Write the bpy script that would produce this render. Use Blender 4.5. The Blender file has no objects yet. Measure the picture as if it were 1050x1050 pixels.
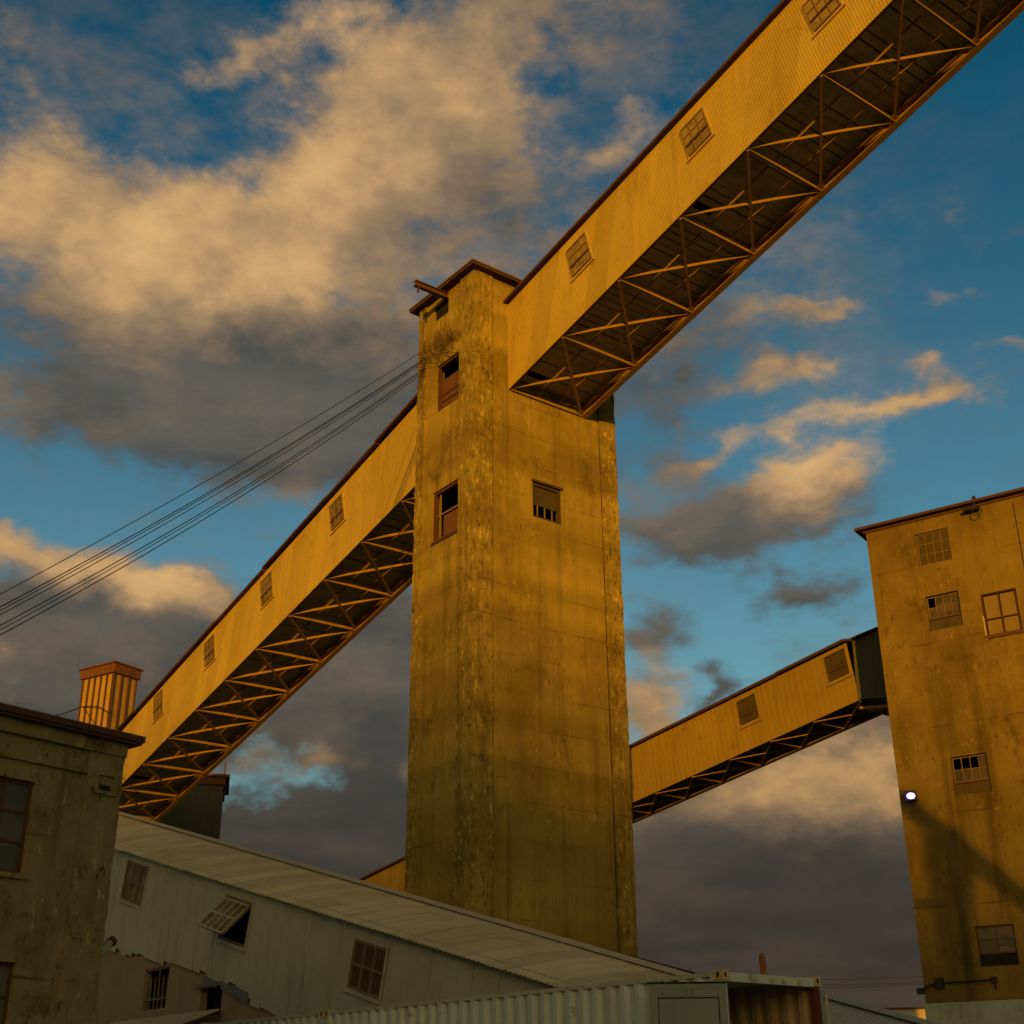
import bpy, math, random
from mathutils import Vector, Matrix
random.seed(7)
V = Vector
SC = bpy.context.scene
COL = SC.collection
R = math.radians

# ------------------------------------------------------------------ camera (from the vanishing points of the walls)
FPX = 1342.0
Zc = V((-22.0, 2975.0, -FPX)).normalized()
Fc = V((0, 0, -1.0))
Yc = (Fc - Zc * Fc.dot(Zc)).normalized()
Xc = Yc.cross(Zc)
ROT = Matrix((Xc, Yc, Zc))                      # camera -> world
EYE = V((0, 0, 1.6))
UP = V((0, 0, 1.0))

def ray(px, py):
    return ROT @ V(((px - 525) / FPX, -(py - 525) / FPX, -1.0))
def azd(a):
    return V((math.sin(R(a)), math.cos(R(a)), 0.0))
def hit(px, py, P, n):                          # sight line meets a wall plane
    d = ray(px, py)
    return EYE + d * ((P - EYE).dot(n) / d.dot(n))
def at(px, py, D):                              # point D metres away (horizontally)
    d = ray(px, py)
    return EYE + d * (D / math.hypot(d.x, d.y))
def floor0(p):
    return V((p.x, p.y, 0.0))

cd = bpy.data.cameras.new("camera")
cam = bpy.data.objects.new("camera", cd)
COL.objects.link(cam)
cam.matrix_world = Matrix.Translation(EYE) @ ROT.to_4x4()
cd.sensor_width = 36.0
cd.lens = FPX / 1050 * 36.0
cd.clip_start = 0.1
cd.clip_end = 20000
SC.camera = cam

# ------------------------------------------------------------------ node helpers
class NT:
    def __init__(s, tree):
        s.t = tree; s.n = tree.nodes; s.l = tree.links
    def node(s, kind, **kw):
        n = s.n.new(kind)
        for k, v in kw.items(): setattr(n, k, v)
        return n
    def put(s, sock, v):
        if isinstance(v, bpy.types.NodeSocket): s.l.new(v, sock)
        elif v is not None:
            if isinstance(v, (tuple, list)) and len(v) == 3 and sock.type == 'RGBA': v = (*v, 1)
            sock.default_value = v
    def math(s, op, a, b=None, c=None, clamp=False):
        n = s.node('ShaderNodeMath', operation=op, use_clamp=clamp)
        s.put(n.inputs[0], a); s.put(n.inputs[1], b); s.put(n.inputs[2], c)
        return n.outputs[0]
    def vmath(s, op, a, b=None):
        n = s.node('ShaderNodeVectorMath', operation=op)
        s.put(n.inputs[0], a); s.put(n.inputs[1], b)
        return n.outputs['Value'] if op in ('DOT_PRODUCT', 'LENGTH') else n.outputs[0]
    def mapping(s, v, scale=(1, 1, 1), rot=(0, 0, 0), loc=(0, 0, 0), kind='POINT'):
        n = s.node('ShaderNodeMapping', vector_type=kind)
        s.put(n.inputs['Vector'], v)
        n.inputs['Scale'].default_value = scale; n.inputs['Rotation'].default_value = rot; n.inputs['Location'].default_value = loc
        return n.outputs[0]
    def noise(s, v, scale, detail=4, rough=0.55, dist=0.0):
        n = s.node('ShaderNodeTexNoise')
        s.put(n.inputs['Vector'], v)
        n.inputs['Scale'].default_value = scale; n.inputs['Detail'].default_value = detail
        n.inputs['Roughness'].default_value = rough; n.inputs['Distortion'].default_value = dist
        return n.outputs['Fac']
    def noisec(s, v, scale, detail=4, rough=0.55):
        n = s.node('ShaderNodeTexNoise')
        s.put(n.inputs['Vector'], v)
        n.inputs['Scale'].default_value = scale; n.inputs['Detail'].default_value = detail; n.inputs['Roughness'].default_value = rough
        return n.outputs['Color']
    def step(s, x, lo, hi, a=0.0, b=1.0):
        n = s.node('ShaderNodeMapRange', interpolation_type='SMOOTHSTEP')
        s.put(n.inputs[0], x)
        for i, q in enumerate((lo, hi, a, b)): s.put(n.inputs[i + 1], q)
        return n.outputs[0]
    def mix(s, fac, a, b, blend='MIX'):
        n = s.node('ShaderNodeMix', data_type='RGBA', blend_type=blend)
        s.put(n.inputs[0], fac); s.put(n.inputs[6], a); s.put(n.inputs[7], b)
        return n.outputs[2]
    def sep(s, v):
        n = s.node('ShaderNodeSeparateXYZ'); s.put(n.inputs[0], v); return n.outputs
    def comb(s, x, y, z=0.0):
        n = s.node('ShaderNodeCombineXYZ'); s.put(n.inputs[0], x); s.put(n.inputs[1], y); s.put(n.inputs[2], z); return n.outputs[0]
    def bump(s, h, strength, dist):
        n = s.node('ShaderNodeBump'); s.put(n.inputs['Height'], h)
        n.inputs['Strength'].default_value = strength; n.inputs['Distance'].default_value = dist
        return n.outputs[0]

def new_mat(name):
    m = bpy.data.materials.new(name); m.use_nodes = True
    t = NT(m.node_tree)
    b = t.n['Principled BSDF']
    co = t.node('ShaderNodeTexCoord').outputs['Object']
    return m, t, b, co

def mat_concrete(name, dark, mid, light, az, streak=1.0, lift=1.25, stain=(0.05, 0.035, 0.010), stain_amt=0.6, board=0.16, band=0.10, grain=1.0, fleck=1.0, wide=2.2):
    m, t, b, co = new_mat(name)
    loc = t.mapping(co, rot=(0, 0, R(az)))                       # x/y along the walls
    big = t.noise(loc, 0.30, 5, 0.6)
    med = t.noise(t.mapping(loc, (1, 1, 0.6)), 1.7, 6, 0.68)
    fine = t.noise(loc, 11.0, 4, 0.7)
    st = t.noise(t.mapping(loc, (wide, wide, 0.07 if wide > 2 else 0.05)), 1.0, 5, 0.62)
    st2 = t.noise(t.mapping(loc, (9, 9, 0.22)), 1.0, 4, 0.65)
    c = t.mix(t.step(big, 0.32, 0.68), dark, mid)
    c = t.mix(t.math('MULTIPLY', t.step(med, 0.48, 0.74), 0.35), c, light)
    c = t.mix(t.math('MULTIPLY', t.step(st, 0.50, 0.76), 0.50 * streak), c, stain)
    c = t.mix(t.math('MULTIPLY', t.step(st2, 0.52, 0.74), 0.22 * grain), c, light)
    c = t.mix(t.math('MULTIPLY', t.step(st2, 0.50, 0.28), 0.24 * grain), c, stain)
    # spalls and flecks: small, tall, in clusters
    fk = t.noise(t.mapping(loc, (6.5, 6.5, 3.2), loc=(4, 9, 1)), 1.0, 4, 0.7)
    where = t.step(t.noise(loc, 0.7, 5, 0.65), 0.50 - 0.12 * fleck, 0.66 - 0.08 * fleck)
    c = t.mix(t.math('MULTIPLY', t.math('MULTIPLY', t.step(fk, 0.57, 0.66), where), 0.75), c, light)
    c = t.mix(t.math('MULTIPLY', t.math('MULTIPLY', t.step(fk, 0.43, 0.34), where), 0.75), c, stain)
    blot = t.noise(t.mapping(loc, (1, 1, 0.8), loc=(13, 5, 2)), 0.8, 6, 0.7)
    c = t.mix(t.math('MULTIPLY', t.step(blot, 0.53, 0.74), stain_amt), c, stain)
    z = t.sep(loc)[2]
    zz = t.math('ADD', z, t.math('MULTIPLY', t.math('SUBTRACT', t.noise(loc, 0.9, 3), 0.5), 0.14))
    fr = t.math('FRACT', t.math('DIVIDE', zz, lift))
    line = t.math('SUBTRACT', 1.0, t.step(t.math('ABSOLUTE', t.math('SUBTRACT', fr, 0.5)), 0.0, 0.018))
    lm = t.math('MULTIPLY', line, t.step(t.noise(loc, 0.5, 4), 0.44, 0.60))
    c = t.mix(t.math('MULTIPLY', lm, 0.62), c, stain)
    wn = t.node('ShaderNodeTexNoise', noise_dimensions='1D')      # tone drifts from pour to pour
    t.put(wn.inputs['W'], t.math('DIVIDE', zz, lift * 1.3)); wn.inputs['Detail'].default_value = 1; wn.inputs['Scale'].default_value = 1.0
    lo_, hi_ = 1 - band, 1 + band
    c = t.mix(1.0, c, t.mix(t.step(wn.outputs[0], 0.35, 0.65), (lo_, lo_, lo_), (hi_, hi_, hi_)), 'MULTIPLY')
    t.put(b.inputs['Base Color'], c)
    b.inputs['Roughness'].default_value = 0.95
    b.inputs['Specular IOR Level'].default_value = 0.08
    xy = t.sep(loc)
    bd = t.math('FRACT', t.math('DIVIDE', t.math('ADD', xy[0], xy[1]), board))
    groove = t.step(t.math('ABSOLUTE', t.math('SUBTRACT', bd, 0.5)), 0.0, 0.09)
    h = t.math('ADD', t.math('MULTIPLY', groove, 0.10), t.math('ADD', t.math('MULTIPLY', fk, 0.7), t.math('MULTIPLY', fine, 0.6)))
    h = t.math('SUBTRACT', h, t.math('MULTIPLY', lm, 0.6))
    t.put(b.inputs['Normal'], t.bump(h, 0.6, 0.03))
    return m

def mat_paint(name, base, dirt, rust=None, rough=0.6, scale=0.8, amt=0.5, rust_amt=0.5, spec=0.3, fine_bump=0.2, metallic=0.0, panel=None):
    m, t, b, co = new_mat(name)
    n1 = t.noise(co, scale, 6, 0.62, 0.2)
    n2 = t.noise(t.mapping(co, (4, 4, 0.3)), scale, 4, 0.6)
    n3 = t.noise(co, scale * 14, 4, 0.65)
    d = t.math('ADD', t.math('MULTIPLY', t.step(n1, 0.42, 0.72), 0.6), t.math('MULTIPLY', t.step(n2, 0.48, 0.74), 0.6))
    c = t.mix(t.math('MULTIPLY', d, amt, clamp=True), base, dirt)
    c = t.mix(t.math('MULTIPLY', t.step(n3, 0.55, 0.75), amt * 0.45), c, dirt)
    if panel:                                                    # separate sheets: (azimuth, rise per metre, sheet width)
        az, rise, wd_ = panel
        q = t.sep(t.mapping(co, rot=(0, 0, R(az))))
        x = t.math('DIVIDE', t.math('MULTIPLY_ADD', q[2], rise, q[0]), wd_)
        wn = t.node('ShaderNodeTexWhiteNoise', noise_dimensions='1D'); t.put(wn.inputs['W'], t.math('FLOOR', x))
        c = t.mix(1.0, c, t.mix(wn.outputs[0], (0.86, 0.85, 0.84), (1.07, 1.07, 1.07)), 'MULTIPLY')
        fr = t.math('FRACT', x)
        c = t.mix(t.math('MULTIPLY', t.step(fr, 0.045, 0.0), 0.35), c, dirt)
        drip = t.noise(t.mapping(q and co, (5, 5, .28)), 1.0, 4, 0.65)
        c = t.mix(t.math('MULTIPLY', t.step(drip, 0.54, 0.72), 0.45), c, dirt)
    if rust:
        r = t.math('MULTIPLY', t.step(t.noise(co, scale * 3.1, 7, 0.7), 0.58, 0.68), rust_amt)
        c = t.mix(r, c, rust)
    t.put(b.inputs['Base Color'], c)
    b.inputs['Roughness'].default_value = rough
    b.inputs['Specular IOR Level'].default_value = spec
    b.inputs['Metallic'].default_value = metallic
    t.put(b.inputs['Normal'], t.bump(t.math('ADD', n3, n1), fine_bump, 0.03))
    return m

def mat_pane(name, a, bcol, rough=0.25, spec=0.5):
    m, t, b, co = new_mat(name)
    oi = t.node('ShaderNodeObjectInfo').outputs['Random']
    v = t.node('ShaderNodeTexVoronoi', feature='F1'); t.put(v.inputs['Vector'], co); v.inputs['Scale'].default_value = 2.3
    k = t.sep(v.outputs['Color'])[0]
    n = t.noise(co, 2.2, 5, 0.65)
    c = t.mix(t.step(t.math('ADD', t.math('MULTIPLY', k, 0.5), t.math('MULTIPLY', n, 0.6)), 0.3, 0.75), a, bcol)
    t.put(b.inputs['Base Color'], c)
    b.inputs['Roughness'].default_value = rough
    b.inputs['Specular IOR Level'].default_value = spec
    return m

M = {}
M['tower'] = mat_concrete('board formed concrete', (0.20, 0.143, 0.024), (0.30, 0.218, 0.036), (0.44, 0.335, 0.07), 52.5 - 90, stain_amt=0.66, band=0.14, grain=0.8, fleck=0.35)
M['tower_edge'] = mat_concrete('spalled corner concrete', (0.17, 0.122, 0.021), (0.28, 0.205, 0.034), (0.50, 0.385, 0.085), 52.5 - 90, stain=(0.04, 0.028, 0.008), stain_amt=0.6, band=0.13, fleck=3.0, grain=0.9)
M['house'] = mat_concrete('stained rendered concrete', (0.115, 0.080, 0.018), (0.20, 0.142, 0.028), (0.27, 0.192, 0.04), 125 - 90, 1.35, 2.9, (0.040, 0.026, 0.007), 0.85, band=0.06, grain=0.45, fleck=0.5, wide=1.1)
M['old'] = mat_concrete('old grey green concrete', (0.155, 0.126, 0.052), (0.23, 0.188, 0.076), (0.34, 0.29, 0.13), 38 - 90, 0.7, 2.4, (0.035, 0.028, 0.010), 0.85, grain=0.3, fleck=1.2)
M['white_base'] = mat_paint('flaking white lime wash', (0.32, 0.36, 0.28), (0.17, 0.17, 0.11), None, 0.9, 1.4, 0.7)
M['cream'] = mat_paint('faded cream steel sheet', (0.445, 0.318, 0.047), (0.29, 0.19, 0.03), (0.2, 0.095, 0.018), 0.75, 0.5, 0.62, 0.35, 0.12, panel=(52.5, -0.2443, 1.05))
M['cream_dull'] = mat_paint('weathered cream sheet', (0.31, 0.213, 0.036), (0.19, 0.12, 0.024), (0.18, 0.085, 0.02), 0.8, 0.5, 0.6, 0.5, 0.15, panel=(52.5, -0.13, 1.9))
M['cream_trim'] = mat_paint('cream timber trim', (0.44, 0.33, 0.07), (0.35, 0.24, 0.06), None, 0.7, 2.0, 0.4)
M['roof_dark'] = mat_paint('dark red roofing felt', (0.075, 0.034, 0.016), (0.035, 0.024, 0.014), (0.15, 0.05, 0.015), 0.9, 1.2, 0.6, 0.3)
M['deck'] = mat_paint('dark oiled planks', (0.42, 0.35, 0.17), (0.20, 0.165, 0.08), None, 0.9, 1.6, 0.8)
M['steel'] = mat_paint('rust primed steel', (0.31, 0.185, 0.038), (0.18, 0.095, 0.02), (0.16, 0.06, 0.012), 0.8, 2.5, 0.6, 0.5, 0.1)
M['steel_dark'] = mat_paint('dark rusted steel', (0.10, 0.045, 0.016), (0.045, 0.024, 0.01), None, 0.75, 2.5, 0.6)
M['frame_red'] = mat_paint('red brown window paint', (0.085, 0.036, 0.012), (0.045, 0.02, 0.008), None, 0.7, 3.0, 0.5)
M['frame_pale'] = mat_paint('pale window paint', (0.42, 0.34, 0.12), (0.25, 0.19, 0.06), None, 0.7, 3.0, 0.4)
M['board_red'] = mat_paint('red brown boarding', (0.13, 0.056, 0.013), (0.065, 0.028, 0.008), None, 0.8, 2.2, 0.6)
M['board_tan'] = mat_paint('weathered tan boarding', (0.34, 0.235, 0.055), (0.20, 0.13, 0.03), None, 0.85, 1.8, 0.6)
M['board_brown'] = mat_paint('dull brown boarding', (0.066, 0.047, 0.014), (0.035, 0.025, 0.008), None, 0.85, 1.6, 0.7)
M['shutter'] = mat_paint('ochre painted shutter', (0.19, 0.13, 0.024), (0.12, 0.075, 0.016), None, 0.7, 1.5, 0.5)
M['black'] = mat_paint('black seams and unlit interiors', (0.012, 0.010, 0.007), (0.006, 0.005, 0.004), None, 0.95, 2.0, 0.5)  # near-black colour stands in for the unlit depth behind openings
M['pane'] = mat_pane('dusty window panes', (0.27, 0.20, 0.045), (0.16, 0.115, 0.026), 0.6, 0.15)
M['pane_low'] = mat_pane('grimy window panes', (0.17, 0.135, 0.045), (0.10, 0.08, 0.028), 0.6, 0.15)
M['sash_tan'] = mat_paint('tan sash paint', (0.20, 0.125, 0.03), (0.12, 0.07, 0.02), None, 0.8, 3.0, 0.5)
M['pane_dark'] = mat_pane('dark dusty panes', (0.045, 0.033, 0.013), (0.085, 0.06, 0.018), 0.4, 0.3)
M['pane_blue'] = mat_pane('blue grey dusty panes', (0.055, 0.058, 0.045), (0.10, 0.085, 0.05), 0.35, 0.3)  # blue grey pane tone, varied at random
M['shed_wall'] = mat_paint('grey white siding', (0.35, 0.34, 0.225), (0.22, 0.195, 0.105), (0.14, 0.085, 0.03), 0.75, 0.5, 0.6, 0.2)
M['shed_roof'] = mat_paint('dull roof sheet', (0.42, 0.355, 0.20), (0.32, 0.265, 0.14), (0.24, 0.15, 0.06), 0.85, 0.9, 0.6, 0.3)
def mat_sheet(name, base, dirt, az, width=0.86):
    m, t, b, co = new_mat(name)
    loc = t.mapping(co, rot=(0, 0, R(az)))
    x = t.sep(loc)[0]
    wn = t.node('ShaderNodeTexWhiteNoise', noise_dimensions='1D'); t.put(wn.inputs['W'], t.math('FLOOR', t.math('DIVIDE', x, width)))
    c = t.mix(1.0, base, t.mix(wn.outputs[0], (0.84, 0.86, 0.86), (1.1, 1.1, 1.1)), 'MULTIPLY')
    run = t.noise(t.mapping(loc, (5, .35, .35)), 1.0, 5, 0.65)
    c = t.mix(t.math('MULTIPLY', t.step(run, 0.48, 0.7), 0.6), c, dirt)
    blot = t.noise(loc, 0.9, 6, 0.65)
    c = t.mix(t.math('MULTIPLY', t.step(blot, 0.48, 0.72), 0.55), c, dirt)
    fr = t.math('FRACT', t.math('DIVIDE', x, width))
    c = t.mix(t.math('MULTIPLY', t.step(fr, 0.05, 0.0), 0.5), c, (0.10, 0.075, 0.035))
    t.put(b.inputs['Base Color'], c); b.inputs['Roughness'].default_value = 0.85; b.inputs['Specular IOR Level'].default_value = 0.15
    t.put(b.inputs['Normal'], t.bump(t.math('ADD', run, blot), 0.2, 0.03))
    return m
M['shed_sheet'] = mat_sheet('lapped roof sheets', (0.50, 0.435, 0.24), (0.31, 0.25, 0.12), 52.5)
M['low_sheet'] = mat_paint('blue grey roof sheet', (0.27, 0.30, 0.25), (0.19, 0.19, 0.14), None, 0.8, 1.2, 0.5)
M['far_wall'] = mat_paint('patchy pale wall', (0.42, 0.36, 0.24), (0.24, 0.19, 0.11), None, 0.9, 0.5, 0.8)
M['pink'] = mat_paint('pinkish block wall', (0.25, 0.18, 0.10), (0.16, 0.12, 0.065), None, 0.9, 1.1, 0.6)
M['blue_grey'] = mat_paint('blue grey patch', (0.11, 0.12, 0.115), (0.06, 0.065, 0.06), None, 0.8, 3.0, 0.6)
M['container'] = mat_paint('grey green container paint', (0.42, 0.49, 0.42), (0.25, 0.27, 0.20), (0.19, 0.08, 0.02), 0.6, 0.9, 0.5, 0.5)
M['container_door'] = mat_paint('olive grey door paint', (0.155, 0.19, 0.15), (0.11, 0.125, 0.095), (0.17, 0.08, 0.03), 0.6, 0.8, 0.4, 0.25)
M['container_in'] = mat_paint('stained container lining', (0.42, 0.32, 0.15), (0.2, 0.12, 0.05), (0.25, 0.09, 0.03), 0.85, 1.3, 0.7, 0.5)
M['rail'] = mat_paint('chipped rail paint', (0.36, 0.38, 0.27), (0.2, 0.17, 0.09), (0.17, 0.075, 0.02), 0.7, 3.0, 0.6, 0.8)
M['casting'] = mat_paint('rusty corner casting', (0.46, 0.37, 0.14), (0.26, 0.13, 0.03), (0.24, 0.085, 0.02), 0.8, 6.0, 0.7, 0.9)
M['orange'] = mat_paint('orange rusty paint', (0.24, 0.085, 0.02), (0.14, 0.055, 0.018), (0.15, 0.05, 0.02), 0.75, 3.5, 0.6, 0.7)
M['red'] = mat_paint('red gasket paint', (0.12, 0.022, 0.010), (0.07, 0.02, 0.01), None, 0.7, 3.0, 0.5)
M['hopper'] = mat_paint('yellow hopper sheet', (0.37, 0.245, 0.045), (0.22, 0.11, 0.022), (0.2, 0.065, 0.015), 0.8, 1.1, 0.7, 0.8)
M['hopper_red'] = mat_paint('red oxide band', (0.135, 0.052, 0.012), (0.075, 0.028, 0.008), None, 0.75, 1.5, 0.6)
M['dark_clad'] = mat_paint('dark green cladding and bay shade', (0.10, 0.095, 0.05), (0.06, 0.055, 0.03), None, 0.85, 0.8, 0.6)  # on the end bay this dark colour carries its shade
M['cable'] = mat_paint('black cable jacket', (0.02, 0.017, 0.013), (0.012, 0.01, 0.008), None, 0.7, 3.0, 0.5)
M['vine'] = mat_paint('dry twig bark', (0.11, 0.06, 0.02), (0.05, 0.03, 0.012), None, 0.9, 8.0, 0.6)
M['timber'] = mat_paint('weathered timber', (0.16, 0.12, 0.06), (0.09, 0.06, 0.03), None, 0.9, 2.0, 0.6)
M['galv'] = mat_paint('dull galvanised pipe', (0.42, 0.40, 0.26), (0.24, 0.22, 0.13), None, 0.5, 4.0, 0.5)
M['ground'] = mat_paint('dusty gravel', (0.30, 0.26, 0.17), (0.2, 0.17, 0.11), None, 0.95, 0.25, 0.8, 0.5, 0.1, 0.6)
M['hill'] = mat_paint('dry grass hillside', (0.13, 0.11, 0.045), (0.07, 0.06, 0.03), None, 0.95, 0.02, 0.8, 0.5, 0.1, 0.6)
def mat_lamp():
    m = bpy.data.materials.new('lit lamp lens'); m.use_nodes = True
    b = m.node_tree.nodes['Principled BSDF']
    t = NT(m.node_tree)
    co = t.node('ShaderNodeTexCoord').outputs['Object']
    r = t.noise(co, 20, 2)
    t.put(b.inputs['Emission Color'], t.mix(r, (0.62, 0.55, 1.0), (0.8, 0.75, 1.0)))
    b.inputs['Emission Strength'].default_value = 4.0
    return m
M['lamp'] = mat_lamp()
def mat_lamp_fringe():  # emission paints a violet glow fringe round the lit lens
    m = bpy.data.materials.new('glowing lamp fringe'); m.use_nodes = True
    b = m.node_tree.nodes['Principled BSDF']
    b.inputs['Base Color'].default_value = (0.05, 0.04, 0.2, 1)
    b.inputs['Emission Color'].default_value = (0.12, 0.05, 0.8, 1)
    b.inputs['Emission Strength'].default_value = 0.3
    return m
M['lamp_fringe'] = mat_lamp_fringe()

# ------------------------------------------------------------------ object helpers
ORG = {}
class MB:
    def __init__(s): s.v = []; s.f = []
    def quad(s, *p):
        i = len(s.v); s.v += [V(q) for q in p]; s.f.append(tuple(range(i, i + len(p))))
    def box(s, O, u, v, w, a0, a1, b0, b1, c0, c1):            # oriented box
        i = len(s.v)
        for c in (c0, c1):
            for b in (b0, b1):
                for a in (a0, a1): s.v.append(O + u * a + v * b + w * c)
        s.f += [tuple(i + k for k in q) for q in ((0, 2, 3, 1), (4, 5, 7, 6), (0, 1, 5, 4), (2, 6, 7, 3), (0, 4, 6, 2), (1, 3, 7, 5))]
        return s
    def bar(s, p, q, w, h=None, side=None):                    # straight bar of rectangular section
        h = h or w
        p, q = V(p), V(q); d = (q - p)
        L = d.length; d.normalize()
        sd = side or (UP if abs(d.z) < 0.95 else V((1, 0, 0)))
        x = d.cross(sd).normalized(); y = x.cross(d)
        return s.box(p, d, x, y, 0, L, -w / 2, w / 2, -h / 2, h / 2)
    def angle(s, p, q, w, side, th=0.018):                     # steel angle: two thin flanges
        p, q = V(p), V(q); d = q - p; L = d.length; d.normalize()
        x = d.cross(side).normalized(); y = x.cross(d)
        s.box(p, d, x, y, 0, L, -w / 2, w / 2, -th / 2, th / 2)
        return s.box(p, d, x, y, 0.002, L - 0.002, -w / 2, -w / 2 + th, th / 2 + 0.001, w)
    def tube(s, pts, r, n=6):
        pts = [V(p) for p in pts]; i0 = len(s.v)
        for k, p in enumerate(pts):
            d = (pts[min(k + 1, len(pts) - 1)] - pts[max(k - 1, 0)]).normalized()
            a = d.cross(UP if abs(d.z) < 0.9 else V((1, 0, 0))).normalized(); b = a.cross(d)
            for j in range(n):
                t = 2 * math.pi * j / n; s.v.append(p + (a * math.cos(t) + b * math.sin(t)) * r)
        for k in range(len(pts) - 1):
            for j in range(n):
                a = i0 + k * n + j; b = i0 + k * n + (j + 1) % n
                s.f.append((a, b, b + n, a + n))
        s.f.append(tuple(i0 + j for j in range(n))[::-1]); s.f.append(tuple(i0 + (len(pts) - 1) * n + j for j in range(n)))
        return s
    def build(s, name, mat, parent=None, smooth=False):
        org = ORG.get(parent, V((0, 0, 0)))
        me = bpy.data.meshes.new(name)
        me.from_pydata([v - org for v in s.v], [], s.f)
        me.materials.append(M[mat] if isinstance(mat, str) else mat)
        me.validate()
        if smooth:
            for p in me.polygons: p.use_smooth = True
        o = bpy.data.objects.new(name, me); COL.objects.link(o)
        if parent: o.parent = parent
        ORG[o] = org
        import bmesh
        bm = bmesh.new(); bm.from_mesh(me); bmesh.ops.recalc_face_normals(bm, faces=bm.faces); bm.to_mesh(me); bm.free()
        return o
def thing(name, label, cat, loc, group=None):
    o = bpy.data.objects.new(name, None); COL.objects.link(o)
    o.location = loc; o.empty_display_size = 0.5
    o['label'] = label; o['category'] = cat
    if group: o['group'] = group
    ORG[o] = V(loc)
    return o
def tag(o, label, cat, group=None):
    o['label'] = label; o['category'] = cat
    if group: o['group'] = group
    return o
def struct(o):
    o['kind'] = 'structure'; return o

def wall_face(mb, O, u, n, u0, u1, z0, z1, holes=(), depth=0.3, jag=0.0):
    """vertical wall face at O with real openings and reveals; holes = (ua, ub, za, zb)"""
    us = sorted({u0, u1, *[h[0] for h in holes], *[h[1] for h in holes]})
    zs = sorted({z0, z1, *[h[2] for h in holes], *[h[3] for h in holes]})
    P = lambda a, z, d=0.0: O + u * a + UP * z - n * d
    for a, b in zip(us, us[1:]):
        for c, d in zip(zs, zs[1:]):
            if any(h[0] <= a and b <= h[1] and h[2] <= c and d <= h[3] for h in holes): continue
            mb.quad(P(a, c), P(b, c), P(b, d), P(a, d))
    for a, b, c, d in holes:
        mb.quad(P(a, c), P(b, c), P(b, c, depth), P(a, c, depth)); mb.quad(P(a, d), P(b, d), P(b, d, depth), P(a, d, depth))
        mb.quad(P(a, c), P(a, d), P(a, d, depth), P(a, c, depth)); mb.quad(P(b, c), P(b, d), P(b, d, depth), P(b, c, depth))
def rough_strip(mb, O, u, n, a0, a1, z0, z1, proud, jit, dz=0.19):
    """a ragged pilaster strip: subdivided, its edges and face broken by spalls"""
    k = int((z1 - z0) / dz); na = 5
    rows = []
    for i in range(k + 1):
        z = z0 + (z1 - z0) * i / k
        row = []
        for j in range(na + 1):
            a = a0 + (a1 - a0) * j / na
            e = j in (0, na)
            p = O + u * (a + (random.uniform(-jit, jit) if e else 0)) + UP * (z + (random.uniform(-.09, .09) if 0 < i < k else 0)) + n * (proud + random.uniform(-jit, jit) * (.9 if e else .25))
            if j in (0, na): p = p - n * 0
            row.append(p)
        rows.append(row)
    for r0, r1 in zip(rows, rows[1:]):
        for j in range(na): mb.quad(r0[j], r0[j + 1], r1[j + 1], r1[j])
        for j in (0, na):
            e0 = r0[j] - n * (proud + 0.06); e1 = r1[j] - n * (proud + 0.06)
            mb.quad(r0[j], r1[j], e1, e0)
    mb.quad(*[p for p in rows[-1]], *[p - n * (proud + 0.06) for p in rows[-1][::-1]])

def grid_bars(mb, O, u, n, ua, ub, za, zb, nu, nz, w=0.035, d0=0.0, d1=0.03, v=UP, border=True):
    us = [ua + (ub - ua) * i / nu for i in range(nu + 1)]; zs = [za + (zb - za) * i / nz for i in range(nz + 1)]
    for i, a in enumerate(us):
        e = i in (0, nu)
        if e and not border: continue
        ww = w * (1.4 if e else 1)
        mb.box(O, u, v, n, a - ww / 2, a + ww / 2, za, zb, d0, d1)
    for i, z in enumerate(zs):
        e = i in (0, nz)
        if e and not border: continue
        ww = w * (1.4 if e else 1)
        mb.box(O, u, v, n, ua - (w * .7 if e else 0), ub + (w * .7 if e else 0), z - ww / 2, z + ww / 2, d0 + 0.002, d1 - 0.002)

A = azd(-37.5)      # away to the left: the run of the conveyor galleries
B = azd(52.5)       # away to the right: across them

# ------------------------------------------------------------------ light
SUN_AZ, SUN_EL = 185.5, 4.5
sdir = azd(SUN_AZ) * math.cos(R(SUN_EL)) + UP * math.sin(R(SUN_EL))
sl = bpy.data.lights.new("sun", 'SUN'); so = bpy.data.objects.new("sun", sl); COL.objects.link(so)
so.rotation_euler = sdir.to_track_quat('Z', 'Y').to_euler()
sl.energy = 4.2; sl.angle = R(0.5); sl.color = (1.0, 0.45, 0.015)

# ------------------------------------------------------------------ concrete tower
C = floor0(at(485, 600, 42))
WA, WB, ZT = 3.69, 6.82, 30.75
tower = thing('concrete_tower', 'tall board marked concrete tower in the middle, pierced by the steep galleries', 'tower', C)
mb = MB()
holesA = [(0.99, 2.47, 25.57, 27.62), (0.92, 2.60, 20.21, 22.23), (1.75, 2.75, 29.75, 30.45)]
holesB = [(2.67, 4.05, 21.09, 22.52)]
wall_face(mb, C, A, -B, 0, WA, 0, ZT, holesA, 0.35)
wall_face(mb, C, B, -A, 0, WB, 0, ZT, holesB, 0.35)
C2 = C + A * WA + B * WB
wall_face(mb, C2, -A, B, 0, WA, 0, ZT)
wall_face(mb, C2, -B, A, 0, WB, 0, ZT)
mb.build('wall', 'tower', tower)
for O, u, n, a0, a1 in ((C, A, -B, -0.05, 0.86), (C, B, -A, -0.05, 0.80), (C, A, -B, 3.22, 3.72), (C, B, -A, 6.05, 6.86)):
    mb = MB(); rough_strip(mb, O, u, n, a0, a1, 0, ZT - 0.02, 0.07, 0.02); mb.build('corner_pilaster', 'tower_edge', tower)
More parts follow.
